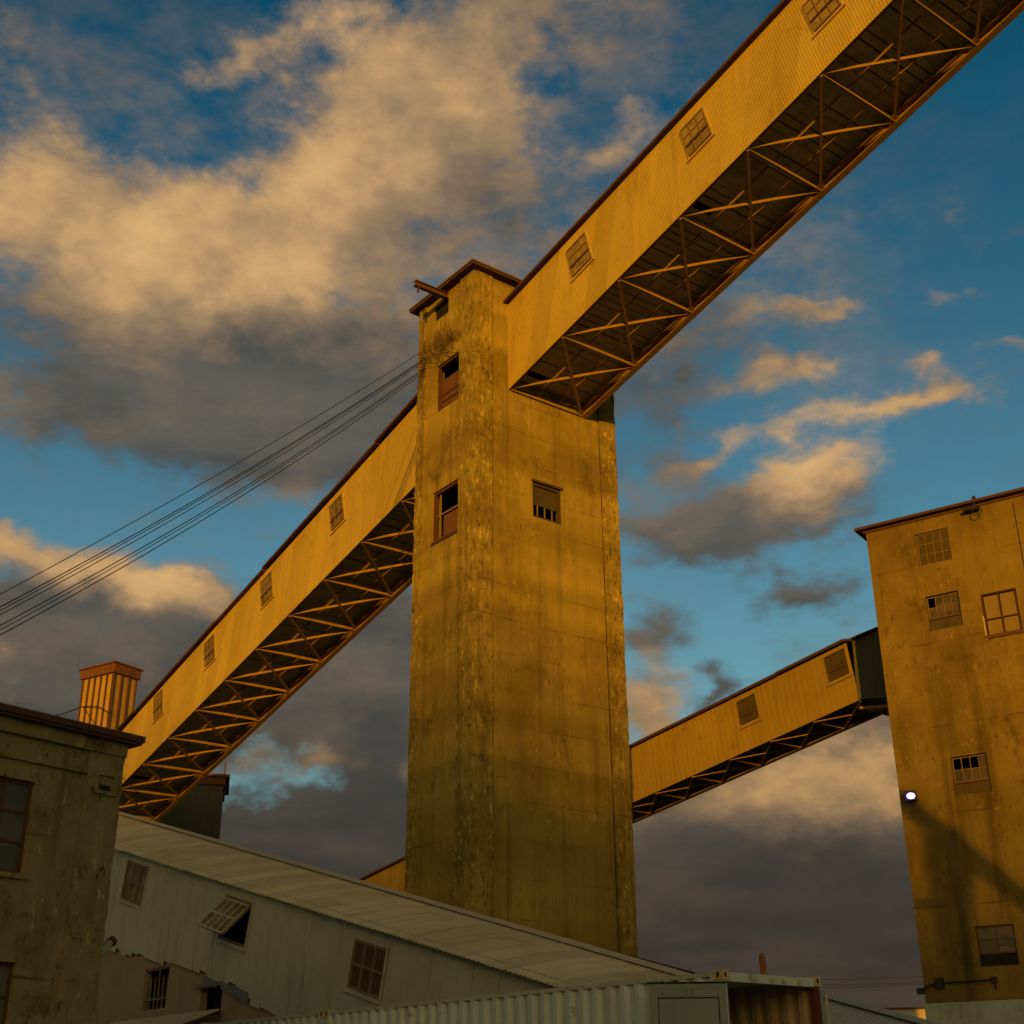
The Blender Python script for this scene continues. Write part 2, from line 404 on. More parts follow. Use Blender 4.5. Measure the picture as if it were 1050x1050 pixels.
mb = MB(); mb.box(C, A, B, UP, -.34, WA + .34, -.34, WB + .34, ZT, ZT + 0.10)
roof = mb.build('roof', 'roof_dark', tower)
mb = MB(); mb.box(C, A, B, UP, -.38, WA + .38, -.38, WB + .38, ZT + 0.102, ZT + 0.17); mb.build('roof_sheet', 'timber', roof)
# form joint lines and a spalled slot on the right face
mb = MB()
for a in (2.45, 5.1): mb.box(C, B, UP, -A, a, a + .03, 0.5, 21.0, 0.002, 0.02)
mb.build('form_joint', 'tower', tower)
for u, n, a in ((B, -A, .815), (A, -B, .885), (B, -A, 6.02)):
    mb = MB(); mb.box(C, u, UP, n, a, a + .035, .3, ZT - .02, .001, .008); mb.build('joint_line', 'black', tower)
# window, upper left face: red boarding with an empty top
def tower_window(u, n, h, kind):
    ua, ub, za, zb = h
    O = C
    w = MB(); grid_bars(w, O, u, n, ua + .04, ub - .04, za + .04, zb - .04, 1, 1, 0.09, -0.2, -0.06)
    fr = w.build('window', 'board_brown' if kind == 'right' else 'frame_red', tower)
    p = MB()
    if kind == 'upper':
        p.box(O, u, UP, n, ua + .03, ub - .03, za + .03, za + (zb - za) * .70, -0.24, -0.205); p.build('boarding', 'board_red', fr)
        q = MB()
        for k in (.22, .36): q.box(O, u, UP, n, ua + .05, ub - .05, za + (zb - za) * k, za + (zb - za) * k + .05, -0.203, -0.17)
        q.build('batten', 'frame_red', fr)
    elif kind == 'lower':
        p.box(O, u, UP, n, ua + .03, ub - .45, za + .03, za + (zb - za) * .50, -0.24, -0.205); p.build('boarding', 'board_red', fr)
        q = MB(); q.box(O, u, UP, n, ua + .05, ub - .05, za + (zb - za) * .52, za + (zb - za) * .52 + .07, -0.20, -0.15)
        q.box(O, u, UP, n, ub - .32, ub - .26, za + .05, zb - .05, -0.199, -0.149); q.build('sash_bar', 'sash_tan', fr)
        q = MB(); q.box(O, u, UP, n, ua, ub, za - .10, za - .002, -0.1, 0.06); q.build('sill', 'frame_red', fr)
    elif kind == 'right':
        zm = za + (zb - za) * .40
        p.box(O, u, UP, n, ua + .03, ub - .03, zm, zb - .10, -0.18, -0.145); p.build('boarding', 'board_brown', fr)
        for k in range(1, 4):
            q = MB(); a = ua + (ub - ua) * k / 4; q.box(O, u, UP, n, a - .02, a + .02, za + .05, zm - .002, -0.19, -0.15); q.build('mullion', 'sash_tan', fr)
        q = MB(); q.box(O, u, UP, n, ua - .05, ub + .05, zb, zb + .09, -.05, 0.05); q.build('lintel', 'frame_red', fr)
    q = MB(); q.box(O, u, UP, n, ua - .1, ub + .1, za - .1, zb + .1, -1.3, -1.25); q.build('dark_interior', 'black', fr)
tower_window(A, -B, holesA[0], 'upper')
tower_window(A, -B, holesA[1], 'lower')
tower_window(B, -A, holesB[0], 'right')
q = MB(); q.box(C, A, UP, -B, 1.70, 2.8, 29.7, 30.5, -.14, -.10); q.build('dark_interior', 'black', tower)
# hoist beam out of the slot under the eave
hb = hit(459, 304, C, B)
mb = MB(); mb.box(hb, -B, UP, A, -0.8, 1.55, 0.10, 0.125, -.09, .09); mb.box(hb, -B, UP, A, -0.8, 1.55, -0.125, -0.10, -.09, .09); mb.box(hb, -B, UP, A, -0.8, 1.549, -0.099, 0.099, -.012, .012)
ho = mb.build('hoist_beam', 'steel_dark', tower)
mb = MB(); mb.box(hb, -B, UP, A, 1.35, 1.42, -.36, -.126, -.03, .03); mb.build('hook', 'steel_dark', ho)
# dry tangle of wire and creeper over the upper window
tang = hit(455, 362, C, B)
mb = MB()
for k in range(64):
    g_ = random.gauss(0, 1); c0 = hit(455 + 8 * g_ + random.gauss(0, 3), 359 - 7 * g_ + random.gauss(0, 4), C, B)
    pts = []; a = random.uniform(0, 6.3); L = random.uniform(.35, 1.1)
    for i in range(7):
        a += random.uniform(-.8, .8)
        c0 = c0 + (A * math.cos(a) + UP * math.sin(a)) * L / 6
        pts.append(c0 - B * (0.03 + random.random() * .22))
    mb.tube(pts, random.uniform(.007, .015), 4)
tag(mb.build('wire_tangle', 'vine'), 'bushy brown tangle of wire above the upper tower window', 'wire tangle')

# ------------------------------------------------------------------ conveyor galleries
def line_dir(h, dz):
    d = h + UP * dz; return d.normalized()
def corr_sheet(mb, O, s, t, w, L0, L1, h0, h1, pitch, amp, b0=0.0, thick=0.02, jag=0.0):
    """corrugated sheet: ridges along t, stacked along s; top height h0 -> h1"""
    n = max(2, int((L1 - L0) / pitch * 4))
    i0 = len(mb.v)
    for i in range(n + 1):
        a = L0 + (L1 - L0) * i / n
        k = amp * (0, 1, 0, -1)[i % 4]
        h = h0 + (h1 - h0) * (a - L0) / (L1 - L0)
        lo = b0 + (random.uniform(-jag, jag) if jag else 0)
        p = O + s * a
        mb.v += [p + t * lo - w * k, p + t * h - w * k, p + t * h - w * (k - thick), p + t * lo - w * (k - thick)]
    for i in range(n):
        a = i0 + i * 4; b = a + 4
        for j in range(4): mb.f.append((a + j, b + j, b + (j + 1) % 4, a + (j + 1) % 4))
    mb.f.append((i0, i0 + 1, i0 + 2, i0 + 3)); e = i0 + n * 4; mb.f.append((e + 3, e + 2, e + 1, e))

def gallery(name, label, P0, run, dzdx, L0, L1, H0, H1, W, pan, node0, clad, windows, roof_mat='roof_dark', pitch=0.105, amp=0.0038, bw=0.105, mode='zig', deck_t=0.5, win=(1.08, 1.28, 3, 3), roofstep=0.05, pane='pane', bars='sash_tan'):
    """run = horizontal direction; s = along the slope; t = square to it; w = across, away from the camera"""
    g = thing(name, label, 'conveyor gallery', P0)
    s = line_dir(run, dzdx); w = B; t = (UP - s * s.z).normalized()
    mb = MB(); corr_sheet(mb, P0, s, t, w, L0, L1, H0, H1, pitch, amp, -0.03); sw = mb.build('side_wall', clad, g)
    mb = MB(); corr_sheet(mb, P0 + w * W, s, t, w, L0, L1, H0, H1, pitch * 2, amp, 0.25); mb.build('side_wall', clad, g)
    mb = MB()                                     # roof: lapped lengths of sheet, low gable
    x = L0; k = 0; Hs = lambda a: H0 + (H1 - H0) * (a - L0) / (L1 - L0)
    while x < L1 - .01:
        y = min(L1, x + random.uniform(3.5, 6.5)); j = random.uniform(0, roofstep) ; h = (Hs(x) + Hs(y)) / 2 + .02 + j
        m0, m1 = Hs(x) + j, Hs(y) + j
        f = lambda a, ww, up: P0 + s * a + w * ww + t * ((m0 if a == x else m1) + up)
        for (w0, u0), (w1, u1) in (((-.22, -.03), (W / 2, .30)), ((W / 2, .30), (W + .22, -.03))):
            i = len(mb.v)
            for a in (x, y):
                for (ww, uu) in ((w0, u0), (w1, u1)):
                    mb.v += [f(a, ww, uu), f(a, ww, uu + .11)]
            mb.f += [(i, i + 2, i + 6, i + 4), (i + 1, i + 5, i + 7, i + 3), (i, i + 4, i + 5, i + 1), (i + 2, i + 3, i + 7, i + 6), (i, i + 1, i + 3, i + 2), (i + 4, i + 6, i + 7, i + 5)]
        x = y
    mb.build('roof', roof_mat, g)
    mb = MB(); a = L0                             # floor deck: planks across, a few shrunk or lost
    while a < L1:
        bwid = random.uniform(.22, .30); z = deck_t + random.uniform(0, .05)
        lost = random.random() < .05
        mb.box(P0, s, w, t, a, min(a + bwid, L1), .04 + (W * random.uniform(.35, .45) if lost else 0), W - .03, z, z + .05)
        a += bwid + random.choice((.008, .012, .05))
    mb.build('floor_deck', 'deck', g)
    mb = MB(); mb.box(P0, s, w, t, L0, L1, 0.03, W - .03, deck_t + .35, deck_t + .38); mb.build('belt_floor', 'black', g)
    mb = MB(); mb.box(P0, s, w, t, L0, L1, .025, .12, -.02, .10); mb.build('bottom_chord', 'steel_dark', g)
    mb = MB(); mb.box(P0, s, w, t, L0, L1, W - .16, W + .10, -.06, -.02); mb.box(P0, s, w, t, L0, L1, W - .02, W + .02, -.018, .24); mb.box(P0, s, w, t, L0, L1, W - .16, W + .08, .242, .27)
    mb.build('bottom_chord', 'steel', g)
    sgn = -1 if mode == 'zigr' else 1
    a = node0; k = 0
    while a < L1 + pan:
        ok = lambda q: L0 <= q <= L1
        N = lambda q, ww, tt: P0 + s * q + w * ww + t * tt
        def member(nm, p, q, wd, steel='steel'):
            mm = MB(); mm.angle(p, q, wd, t * -1); mm.build(nm, steel, g)
        if ok(a):
            member('floor_beam', N(a, .1, .06), N(a, W - .1, .06), bw * 1.15)
            q = a + pan * sgn
            if ok(q) and mode != 'x': member('diagonal_brace', N(a, .1, .09), N(q, W - .12, .05), bw)
            if ok(q):
                mm = MB(); mm.bar(N(q, .1, -.02), N(a, W - .12, .03), .085 if mode != 'x' else .08); mm.build('tie_rod', 'steel', g)
            if mode == 'x' and ok(q): member('diagonal_brace', N(a, .1, .02), N(q, W - .12, .02), bw)
            for ww, ta in ((.36, .13), (.66, .19)):
                e = a + pan * .93
                if ok(e): member('stringer', N(a + .05, W * ww, ta), N(e, W * ww, ta + .03), bw * .75)
            gp = MB(); gp.box(N(a, 0, 0), s, w, t, -.22, .22, W - .4, W - .05, -.012, .004); gp.build('gusset_plate', 'steel', g)
        a += pan
    for c in windows:                             # each window its own part
        ww, hh, nu, nz = win
        cs, ct = c
        fm = MB(); O = P0 + s * cs + t * ct
        grid_bars(fm, O, s, -w, -ww / 2, ww / 2, -hh / 2, hh / 2, nu, nz, .035, .022, .065, t)
        gl = MB(); gl.box(O, s, t, -w, -ww / 2, ww / 2, -hh / 2, hh / 2, .016, .028)
        wo = gl.build('window', pane, g)
        fm.build('frame', bars, wo)
        rl = MB(); rl.box(O, s, t, -w, -ww / 2 - .02, ww / 2 + .02, -hh * .17 - .03, -hh * .17 + .03, .03, .085); rl.build('meeting_rail', 'frame_red', wo)
        sm = MB()
        for q in (-ww / 2 - .07, ww / 2 + .012): sm.box(O, s, t, -w, q, q + .06, -hh / 2 - .12, hh / 2 + .02, .0, .045)
        sm.box(O, s, t, -w, -ww / 2 - .12, ww / 2 + .12, -hh / 2 - .20, -hh / 2 - .125, .0, .08)
        sm.build('sill', clad, wo)
    return g, s, t

G = hit(521, 399, C, A)
def gal_windows(pix, P0, run, dzdx):
    s = line_dir(run, dzdx); t = (UP - s * s.z).normalized(); o = []
    for q in pix:
        p = hit(q[0], q[1], P0, B) - P0; o.append((p.dot(s), p.dot(t)))
    return o
UPS = 0.2443
gallery('conveyor_gallery', 'big upper corrugated conveyor gallery climbing overhead to the right from the tower top', G, -A, UPS, -0.06, 46, 3.62, 3.34, 3.72, 3.2, 0.02, 'cream',
        gal_windows([(594, 261.5), (714, 136), (843, 6)], G, -A, UPS))
# lower length, straight on from the far side of the tower
P1 = G + A * 6.09; P1.z = 24.474
LOS = -0.2475
gallery('conveyor_gallery', 'lower yellow conveyor gallery with four windows, left of the tower', P1, A, LOS, -2.6, 42, 3.68, 3.05, 3.72, 3.19, -1.9, 'cream',
        gal_windows([(346, 525.5), (274, 603.5), (215.5, 667), (163, 722.5)], P1, A, LOS), roofstep=0.16, mode='zigr', pane='pane_low', bars='sash_tan')
# third gallery, behind the tower, running to the right hand building
G3 = at(881, 717, 51)
def third(px, py): return hit(px, py, G3, B)
e1, e0 = third(881, 717), third(649.5, 822)
sl3 = (e0.z - e1.z) / (e0 - e1).dot(A)
h0 = third(875, 655.4); h1 = third(645, 767.6)
Htop = lambda p: p.z - (e1.z + sl3 * (p - e1).dot(A))
s3 = line_dir(A, sl3); t3 = (UP - s3 * s3.z).normalized()
L3 = (third(340, 950) - e1).dot(A) / s3.dot(A)
n3 = s3.cross(B)
p3 = hit(700, 820, G3, n3); W3 = min(max((p3 - G3).dot(B), 2.0), 4.2)
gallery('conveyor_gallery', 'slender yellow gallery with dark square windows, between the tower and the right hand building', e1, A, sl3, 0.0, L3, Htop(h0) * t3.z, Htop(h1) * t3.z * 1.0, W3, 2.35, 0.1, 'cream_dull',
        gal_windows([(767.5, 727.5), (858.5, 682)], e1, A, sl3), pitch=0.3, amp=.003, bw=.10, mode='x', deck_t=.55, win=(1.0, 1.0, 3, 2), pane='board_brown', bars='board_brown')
# its level end bay, turned towards the building; dark cladding colour deepens its shade
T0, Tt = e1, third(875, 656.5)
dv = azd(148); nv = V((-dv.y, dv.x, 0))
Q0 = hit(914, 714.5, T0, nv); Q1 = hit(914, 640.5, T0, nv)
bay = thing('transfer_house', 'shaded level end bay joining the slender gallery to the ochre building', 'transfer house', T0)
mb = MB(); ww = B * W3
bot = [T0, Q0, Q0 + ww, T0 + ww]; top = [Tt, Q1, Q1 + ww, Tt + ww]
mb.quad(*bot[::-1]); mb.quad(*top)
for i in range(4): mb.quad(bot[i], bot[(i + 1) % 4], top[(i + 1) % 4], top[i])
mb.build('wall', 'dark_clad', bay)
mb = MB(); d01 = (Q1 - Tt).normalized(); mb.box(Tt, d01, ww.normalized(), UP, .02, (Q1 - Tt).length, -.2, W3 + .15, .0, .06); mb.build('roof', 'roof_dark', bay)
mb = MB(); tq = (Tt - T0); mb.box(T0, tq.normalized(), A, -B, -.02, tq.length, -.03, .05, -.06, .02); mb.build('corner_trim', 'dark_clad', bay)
d0b = (Q0 - T0).normalized(); LL = (Q0 - T0).length; wn_ = ww.normalized()
for k in range(4):
    a = LL * k / 3.0
    mb = MB(); mb.bar(T0 + d0b * a - UP * .33, T0 + d0b * a + wn_ * W3 - UP * .33, .09); mb.build('floor_beam', 'steel', bay)
    if k < 3:
        mb = MB(); mb.bar(T0 + d0b * a - UP * .33, T0 + d0b * (a + LL / 3) + wn_ * W3 - UP * .34, .07); mb.build('diagonal_brace', 'steel', bay)
for o in (0, W3): 
    mb = MB(); mb.box(T0 + wn_ * o, d0b, wn_, UP, 0, LL, -.05, .05, -.40, -.30); mb.build('bottom_chord', 'steel', bay)

# ------------------------------------------------------------------ right hand building
K = floor0(at(910, 720, 46)); U = azd(125); NR = azd(215)
rb = thing('elevator_building', 'stained ochre concrete building with sash windows at the right edge', 'building', K)
ZR = 20.62
cols = (1.80, 2.96)
hR = [(1.77, 2.94, 18.80, 20.03), (1.80, 2.96, 16.38, 17.65), (1.86, 3.05, 10.68, 11.95), (1.86, 3.05, 5.35, 6.56)]
pd = [hit(*p, K, NR) for p in ((1005, 610), (1041, 601.5), (1012, 655))]
hD = ((pd[0] - K).dot(U), (pd[1] - K).dot(U), pd[2].z, pd[0].z)
mb = MB(); wall_face(mb, K, U, NR, 0, 15, 4.36, ZR, hR + [hD], 0.28)
E_ = azd(35)
wall_face(mb, K, E_, -U, 0, 12, 4.36, ZR); wall_face(mb, K + U * 15, E_, U, 0, 12, 4.36, ZR); wall_face(mb, K + E_ * 12, U, E_, 0, 15, 4.36, ZR)
mb.build('wall', 'house', rb)
mb = MB(); mb.box(K, U, E_, UP, -.05, 15.05, -.05, 12.05, 0, 4.36); mb.build('plinth', 'white_base', rb)
mb = MB(); mb.box(K, U, E_, UP, -.33, 15.3, -.28, 12.3, ZR, ZR + .10); ro = mb.build('roof', 'roof_dark', rb)
mb = MB(); mb.box(K, U, E_, UP, -.10, 15.1, -.06, 12.1, ZR - .09, ZR - .002); mb.build('eave_board', 'frame_red', ro)
ju = (hit(1038, 516, K, NR) - K).dot(U); mb = MB(); mb.box(K, U, UP, NR, ju, ju + .03, 4.45, ZR - .25, 0.001, .006); mb.build('wall_joint', 'black', rb)
mb = MB()                                            # rain pipe shadow gap and string course
mb.box(K, U, UP, NR, 0.0, 15, 4.36, 4.43, 0.002, .06); mb.build('string_course', 'house', rb)
def sash(h, rows, solid, paneM, frameM, missing=(), low='board_brown', nu=4):
    ua, ub, za, zb = h
    zs = za + (zb - za) * solid
    gl = MB(); cw = (ub - ua) / nu; rh = (zb - zs) / rows
    for i in range(nu):
        for j in range(rows):
            if (i, j) in missing: continue
            gl.box(K, U, UP, NR, ua + cw * i + .012, ua + cw * (i + 1) - .012, zs + rh * j + .012, zs + rh * (j + 1) - .012, -.16, -.145)
    wo = gl.build('window', paneM, rb)
    fm = MB(); grid_bars(fm, K, U, NR, ua + .03, ub - .03, zs + .02, zb - .03, nu, rows, .022, -.165, -.13)
    fm.build('frame', frameM, wo)
    rl = MB(); rl.box(K, U, UP, NR, ua, ub, zs - .03, zs + .015, -.15, -.09); rl.build('meeting_rail', 'steel_dark', wo)
    lo = MB(); lo.box(K, U, UP, NR, ua + .01, ub - .01, za + .01, zs - .05, -.14, -.11); lo.build('boarding', low, wo)
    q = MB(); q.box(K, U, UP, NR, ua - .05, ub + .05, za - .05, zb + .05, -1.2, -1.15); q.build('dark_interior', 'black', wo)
    return wo
lo = MB(); lo.box(K, U, UP, NR, hR[0][0] + .01, hR[0][1] - .01, hR[0][2] + .01, hR[0][3] - .01, -.12, -.08); bo = lo.build('window', 'board_brown', rb)
bo['label'] = 'grimy top window'
lo = MB(); grid_bars(lo, K, U, NR, hR[0][0] + .03, hR[0][1] - .03, hR[0][2] + .03, hR[0][3] - .03, 4, 3, .018, -.079, -.06); lo.build('frame', 'sash_tan', bo)
sash(hR[1], 2, .36, 'pane_dark', 'sash_tan', {(0, 1)})
sash(hR[2], 2, .34, 'pane_dark', 'sash_tan', {(0, 1), (1, 1), (2, 1)})
sash(hR[3], 2, .33, 'pane_blue', 'frame_red', set(), 'black', 2)
ua, ub, za, zb = hD                                  # ochre double hatch with its frame
mb = MB(); grid_bars(mb, K, U, NR, ua + .04, ub - .04, za + .05, zb - .04, 2, 1, .014, -.06, .02); ht = mb.build('hatch', 'frame_red', rb)
for a0, a1 in ((ua + .08, (ua + ub) / 2 - .03), ((ua + ub) / 2 + .03, ub - .08)):
    zm = za + (zb - za) * .42
    mb = MB(); mb.box(K, U, UP, NR, a0, a1, zm + .04, zb - .09, -.08, -.045); mb.box(K, U, UP, NR, a0, a1, za + .09, zm - .04, -.08, -.045); mb.build('leaf', 'shutter', ht)
mb = MB(); mb.box(K, U, UP, NR, ua + .05, ub - .05, zm - .02, zm + .02, -.075, .02); mb.build('cross_rail', 'frame_red', ht)
mb = MB(); mb.box(K, U, UP, NR, ua - .02, ub + .02, za - .02, za + .10, .032, .07); mb.build('sill', 'frame_red', ht)
mb = MB(); mb.box(K, U, UP, NR, ua - .03, ua + .02, za - .05, zb * .5 + za * .5, .035, .06); mb.build('pale_edge', 'frame_pale', ht)
# hoist bracket on the roof edge
hp = hit(1001, 522, K, NR)
brk = thing('hoist_bracket', 'small black hoist arm bolted to the roof edge of the ochre building', 'bracket', hp)
mb = MB(); mb.bar(hp + NR * .05 + UP * .45, hp + NR * .3 - UP * .05, .10); mb.build('arm', 'cable', brk)
mb = MB(); mb.box(hp, U, UP, NR, -.38, .12, -.10, .02, .02, .34); mb.build('platform', 'cable', brk)
mb = MB(); mb.tube([hp + NR * .34 + U * (.1 + .16 * math.sin(x)) + UP * (-.22 + .16 * math.cos(x)) for x in [i * .5 for i in range(13)]], .018, 5); mb.build('ring', 'cable', brk)
# flood light near the corner, lit
fl = hit(934, 816, K + NR * .35, NR)
lamp = thing('flood_light', 'small lit bluish white flood light near the corner of the ochre building', 'lamp', fl)
tn = (EYE - fl); tn.z -= 6; tn.normalize(); tx = tn.cross(UP).normalized(); ty = tx.cross(tn)
mb = MB(); mb.box(fl, tx, ty, tn, -.20, .20, -.15, .15, -.22, -.02); mb.build('housing', 'steel_dark', lamp)
mb = MB(); mb.box(fl, tx, ty, tn, -.12, .175, -.13, .10, -.018, 0.0); mb.build('glow_fringe', 'lamp_fringe', lamp)
mb = MB()
mb.quad(*[fl + tx * (.135 * math.cos(i * .5236)) + ty * (.10 * math.sin(i * .5236)) + tn * .012 for i in range(12)]); mb.build('lens', 'lamp', lamp)
mb = MB(); mb.bar(fl - tn * .2, fl - NR * .4 + UP * .05, .06); mb.build('arm', 'steel_dark', lamp)
# conduit with boxes, low on the wall
c0 = hit(944, 1016, K + NR * .1, NR); c1 = hit(964, 1008, K + NR * .06, NR); c2 = hit(1020, 1004.5, K + NR * .06, NR)
con = thing('wall_conduit', 'dark conduit with junction boxes above the white plinth of the ochre building', 'conduit', c1)
mb = MB(); mb.tube([c0, c0 * .5 + c1 * .5 + UP * .06, c1, c2, c2 - UP * .3], .03, 6); mb.build('pipe', 'cable', con)
for p, q in ((c1, .15), (c2, .08)):
    mb = MB(); mb.box(p, U, UP, NR, -q * .8, q * .8, -q, q, -.05, .12); mb.build('junction_box', 'cable', con)
mb = MB(); mb.box(c0, U, UP, NR, -.10, .10, -.10, .08, -.10, .10); mb.build('lamp_head', 'cable', con)

# ------------------------------------------------------------------ left building
LBp = floor0(at(122, 800, 26)); UL = azd(38); NL = azd(-52) * -1
NL = azd(128)
if NL.dot(EYE - LBp) < 0: NL = -NL
lb = thing('flat_roof_building', 'shaded grey green flat roofed building with a heavy cornice at the left edge', 'building', LBp)
ZL = 7.94
hL = [(-6.6, -5.0, 5.30, 6.92), (-3.9, -1.75, 5.30, 6.92), (-3.9, -1.62, 2.2, 3.84)]
mb = MB(); wall_face(mb, LBp, UL, NL, -14, 0, 0, ZL, hL, .22)
wall_face(mb, LBp, -NL, UL, 0, 10, 0, ZL); wall_face(mb, LBp - UL * 14, -NL, -UL, 0, 10, 0, ZL)
wall_face(mb, LBp - NL * 10, UL, -NL, -14, 0, 0, ZL)
mb.build('wall', 'old', lb)
mb = MB(); rough_strip(mb, LBp, UL, NL, -.74, .03, 0, 7.68, .07, .012); mb.build('corner_pilaster', 'old', lb)
mb = MB(); mb.box(LBp, UL, UP, NL, -14, .05, 7.69, 7.935, .002, .10); mb.box(LBp, UL, UP, NL, -14, -.76, 7.25, 7.31, .002, .06); mb.build('frieze_moulding', 'old', lb)
mb = MB()
mb.box(LBp, UL, NL, UP, -14.3, .26, -10.4, .24, ZL, ZL + .05); mb.box(LBp, UL, NL, UP, -14.35, .30, -10.45, .28, ZL + .052, ZL + .15)
co_ = mb.build('cornice', 'roof_dark', lb)
mb = MB(); mb.box(LBp, UL, NL, UP, -14.36, .31, -10.46, .29, ZL + .152, ZL + .175); mb.build('flashing', 'timber', co_)
mb = MB(); grid_bars(mb, LBp, UL, NL, -.56, -.14, 6.95, 7.30, 1, 1, .05, .085, .12); nv_ = mb.build('vent', 'old', lb)
mb = MB(); mb.box(LBp, UL, UP, NL, -.46, -.24, 7.0, 7.09, .088, .10); mb.build('slot', 'black', nv_)
def leftwin(h):
    ua, ub, za, zb = h
    gl = MB(); nu, nz = 4, 3; cw = (ub - ua) / nu; ch = (zb - za) / nz
    for i in range(nu):
        for j in range(nz):
            jt = random.uniform(-.004, .004)
            gl.box(LBp, UL, UP, NL, ua + cw * i + .01, ua + cw * (i + 1) - .01, za + ch * j + .01, za + ch * (j + 1) - .01, -.14 + jt, -.12 + jt)
    wo = gl.build('window', 'pane_blue', lb)
    fm = MB(); grid_bars(fm, LBp, UL, NL, ua + .03, ub - .03, za + .03, zb - .03, nu, nz, .045, -.15, -.09); fm.build('frame', 'frame_red', wo)
    q = MB(); q.box(LBp, UL, UP, NL, ua - .05, ub + .05, za - .09, za - .004, .002, .07); q.build('sill', 'old', wo)
for h in hL: leftwin(h)
# short pale pipe elbow at its edge
pe = at(103, 977, 26.5)
mb = MB(); mb.tube([at(101, 979, 26.6), at(106, 973, 26.7), at(113, 966.5, 26.8)], .09, 8); pp = mb.build('drain_pipe', 'galv')
tag(pp, 'short pale pipe sticking out beside the edge of the grey green building', 'pipe')
mb = MB(); mb.tube([at(112.4, 967, 26.75), at(115.5, 965, 26.85)], .10, 8); mb.build('collar', 'steel_dark', pp)

# ------------------------------------------------------------------ inclined shed
S0 = at(485, 960, 33)
def shed(px, py): return hit(px, py, S0, B)
ea, eb = shed(117, 868), shed(577, 1011.4)
ssl = (ea.z - eb.z) / (ea - eb).dot(A)
S0 = V((S0.x, S0.y, eb.z + ssl * (S0 - eb).dot(A)))
sv = line_dir(A, ssl); tv = (UP - sv * sv.z).normalized()
sh = thing('inclined_shed', 'long pale sheet clad shed sloping down to the right in front of the tower', 'shed', floor0(S0))
def sloc(px, py):
    p = shed(px, py) - S0; return p.dot(sv), p.dot(tv)
# wall: vertical seams square to the slope, ragged lower edge
seamL = -5.8; seamH = 33.0
mb = MB(); a = seamL
wins = []
for q in ([(134, 884), (154, 890), (145, 928), (123, 920)], [(236, 920), (260, 927), (252, 968), (222, 962)], [(367, 965), (398.5, 974), (389, 1022), (356, 1012)]):
    pts = [sloc(*p) for p in q]
    s0 = (pts[1][0] + pts[2][0]) / 2; s1 = (pts[0][0] + pts[3][0]) / 2
    t1 = (pts[0][1] + pts[1][1]) / 2; t0 = (pts[2][1] + pts[3][1]) / 2
    wins.append((s0, s1, t0, t1))
lowpix = [(105, 972), (165, 985), (205, 998), (240, 1012), (262, 1030), (330, 1080), (700, 1300)]
lows = sorted(sloc(*p) for p in lowpix)
def low_t(x):
    for (x0, y0), (x1, y1) in zip(lows, lows[1:]):
        if x0 <= x <= x1: return y0 + (y1 - y0) * (x - x0) / (x1 - x0)
    return lows[-1][1] - 0.1 * (x - lows[-1][0]) if x > lows[-1][0] else lows[0][1]
while a < seamH:
    b = a + random.uniform(.52, .64)
    o = random.uniform(0, .022)
    lo_ = max(low_t((a + b) / 2) + random.uniform(-.10, .10), -(S0.z + sv.z * a) * .99)
    segs = [(a, b)]
    for (s0, s1, t0, t1) in wins:
        segs = [x for g in segs for x in ([g] if g[1] <= s0 or g[0] >= s1 else [(g[0], s0)] * (g[0] < s0) + [(max(g[0], s0), min(g[1], s1), t0, t1)] + [(s1, g[1])] * (g[1] > s1))]
    for g in segs:
        if len(g) == 2: mb.box(S0, sv, tv, -B, g[0] + .006, g[1] - .006, lo_, .12, -.03, o)
        else:
            mb.box(S0, sv, tv, -B, g[0], g[1], lo_, g[2], -.03, o); mb.box(S0, sv, tv, -B, g[0], g[1], g[3], .12, -.03, o)
    a = b
mb.build('wall', 'shed_wall', sh)
mb = MB(); mb.box(S0, sv, tv, -B, seamL, seamH, -2.6, .1, -.12, -.08)
for (s0, s1, t0, t1) in wins: pass
mb = MB()
mb.box(S0, sv, tv, -B, seamL, seamH, -9, .1, -1.6, -1.55); mb.build('back_wall', 'black', sh)
# roof slope: corrugated sheet running up from the eave to the ridge
Wr = 3.0; rise = []
for px, py in ((130, 835.5), (400, 913), (660, 987)):
    p = hit(px, py, S0 + B * Wr, B) - S0; rise.append((p.dot(A), p.z - ssl * p.dot(A)))
rz = sum(r[1] for r in rise) / 3
def roofz(x):
    (x0, y0), (x1, y1) = rise[2], rise[0]
    return y0 + (y1 - y0) * (x - x0) / (x1 - x0)
mb = MB(); n = int((seamH - seamL) / .05); i0 = len(mb.v)
for i in range(n + 1):
    x = seamL + (seamH - seamL) * i / n
    sheet = int(x / .86); random.seed(sheet * 31 + 5); jo = random.uniform(-.035, .035); jz = random.uniform(0, .018); random.seed(i)
    k = .012 * (0, 1, 0, -1)[i % 4] + jz
    base = S0 + sv * x
    rr = roofz(x * sv.dot(A))
    p0 = base - B * (.34 + jo) + UP * (.10 - .34 * rr / Wr + k); pm = base + B * 1.3 + UP * (.10 + rr * 1.3 / Wr + k + .01 * math.sin(x * 3.1)); p1 = base + B * (Wr - .02) + UP * (rr - .05 + k)
    mb.v += [p0, pm, p1, p1 - UP * .03, pm - UP * .03, p0 - UP * .03]
random.seed(11)
for i in range(n):
    a = i0 + i * 6; b = a + 6
    for j in range(6): mb.f.append((a + j, b + j, b + (j + 1) % 6, a + (j + 1) % 6))
rf = mb.build('roof', 'shed_sheet', sh)
mb = MB()
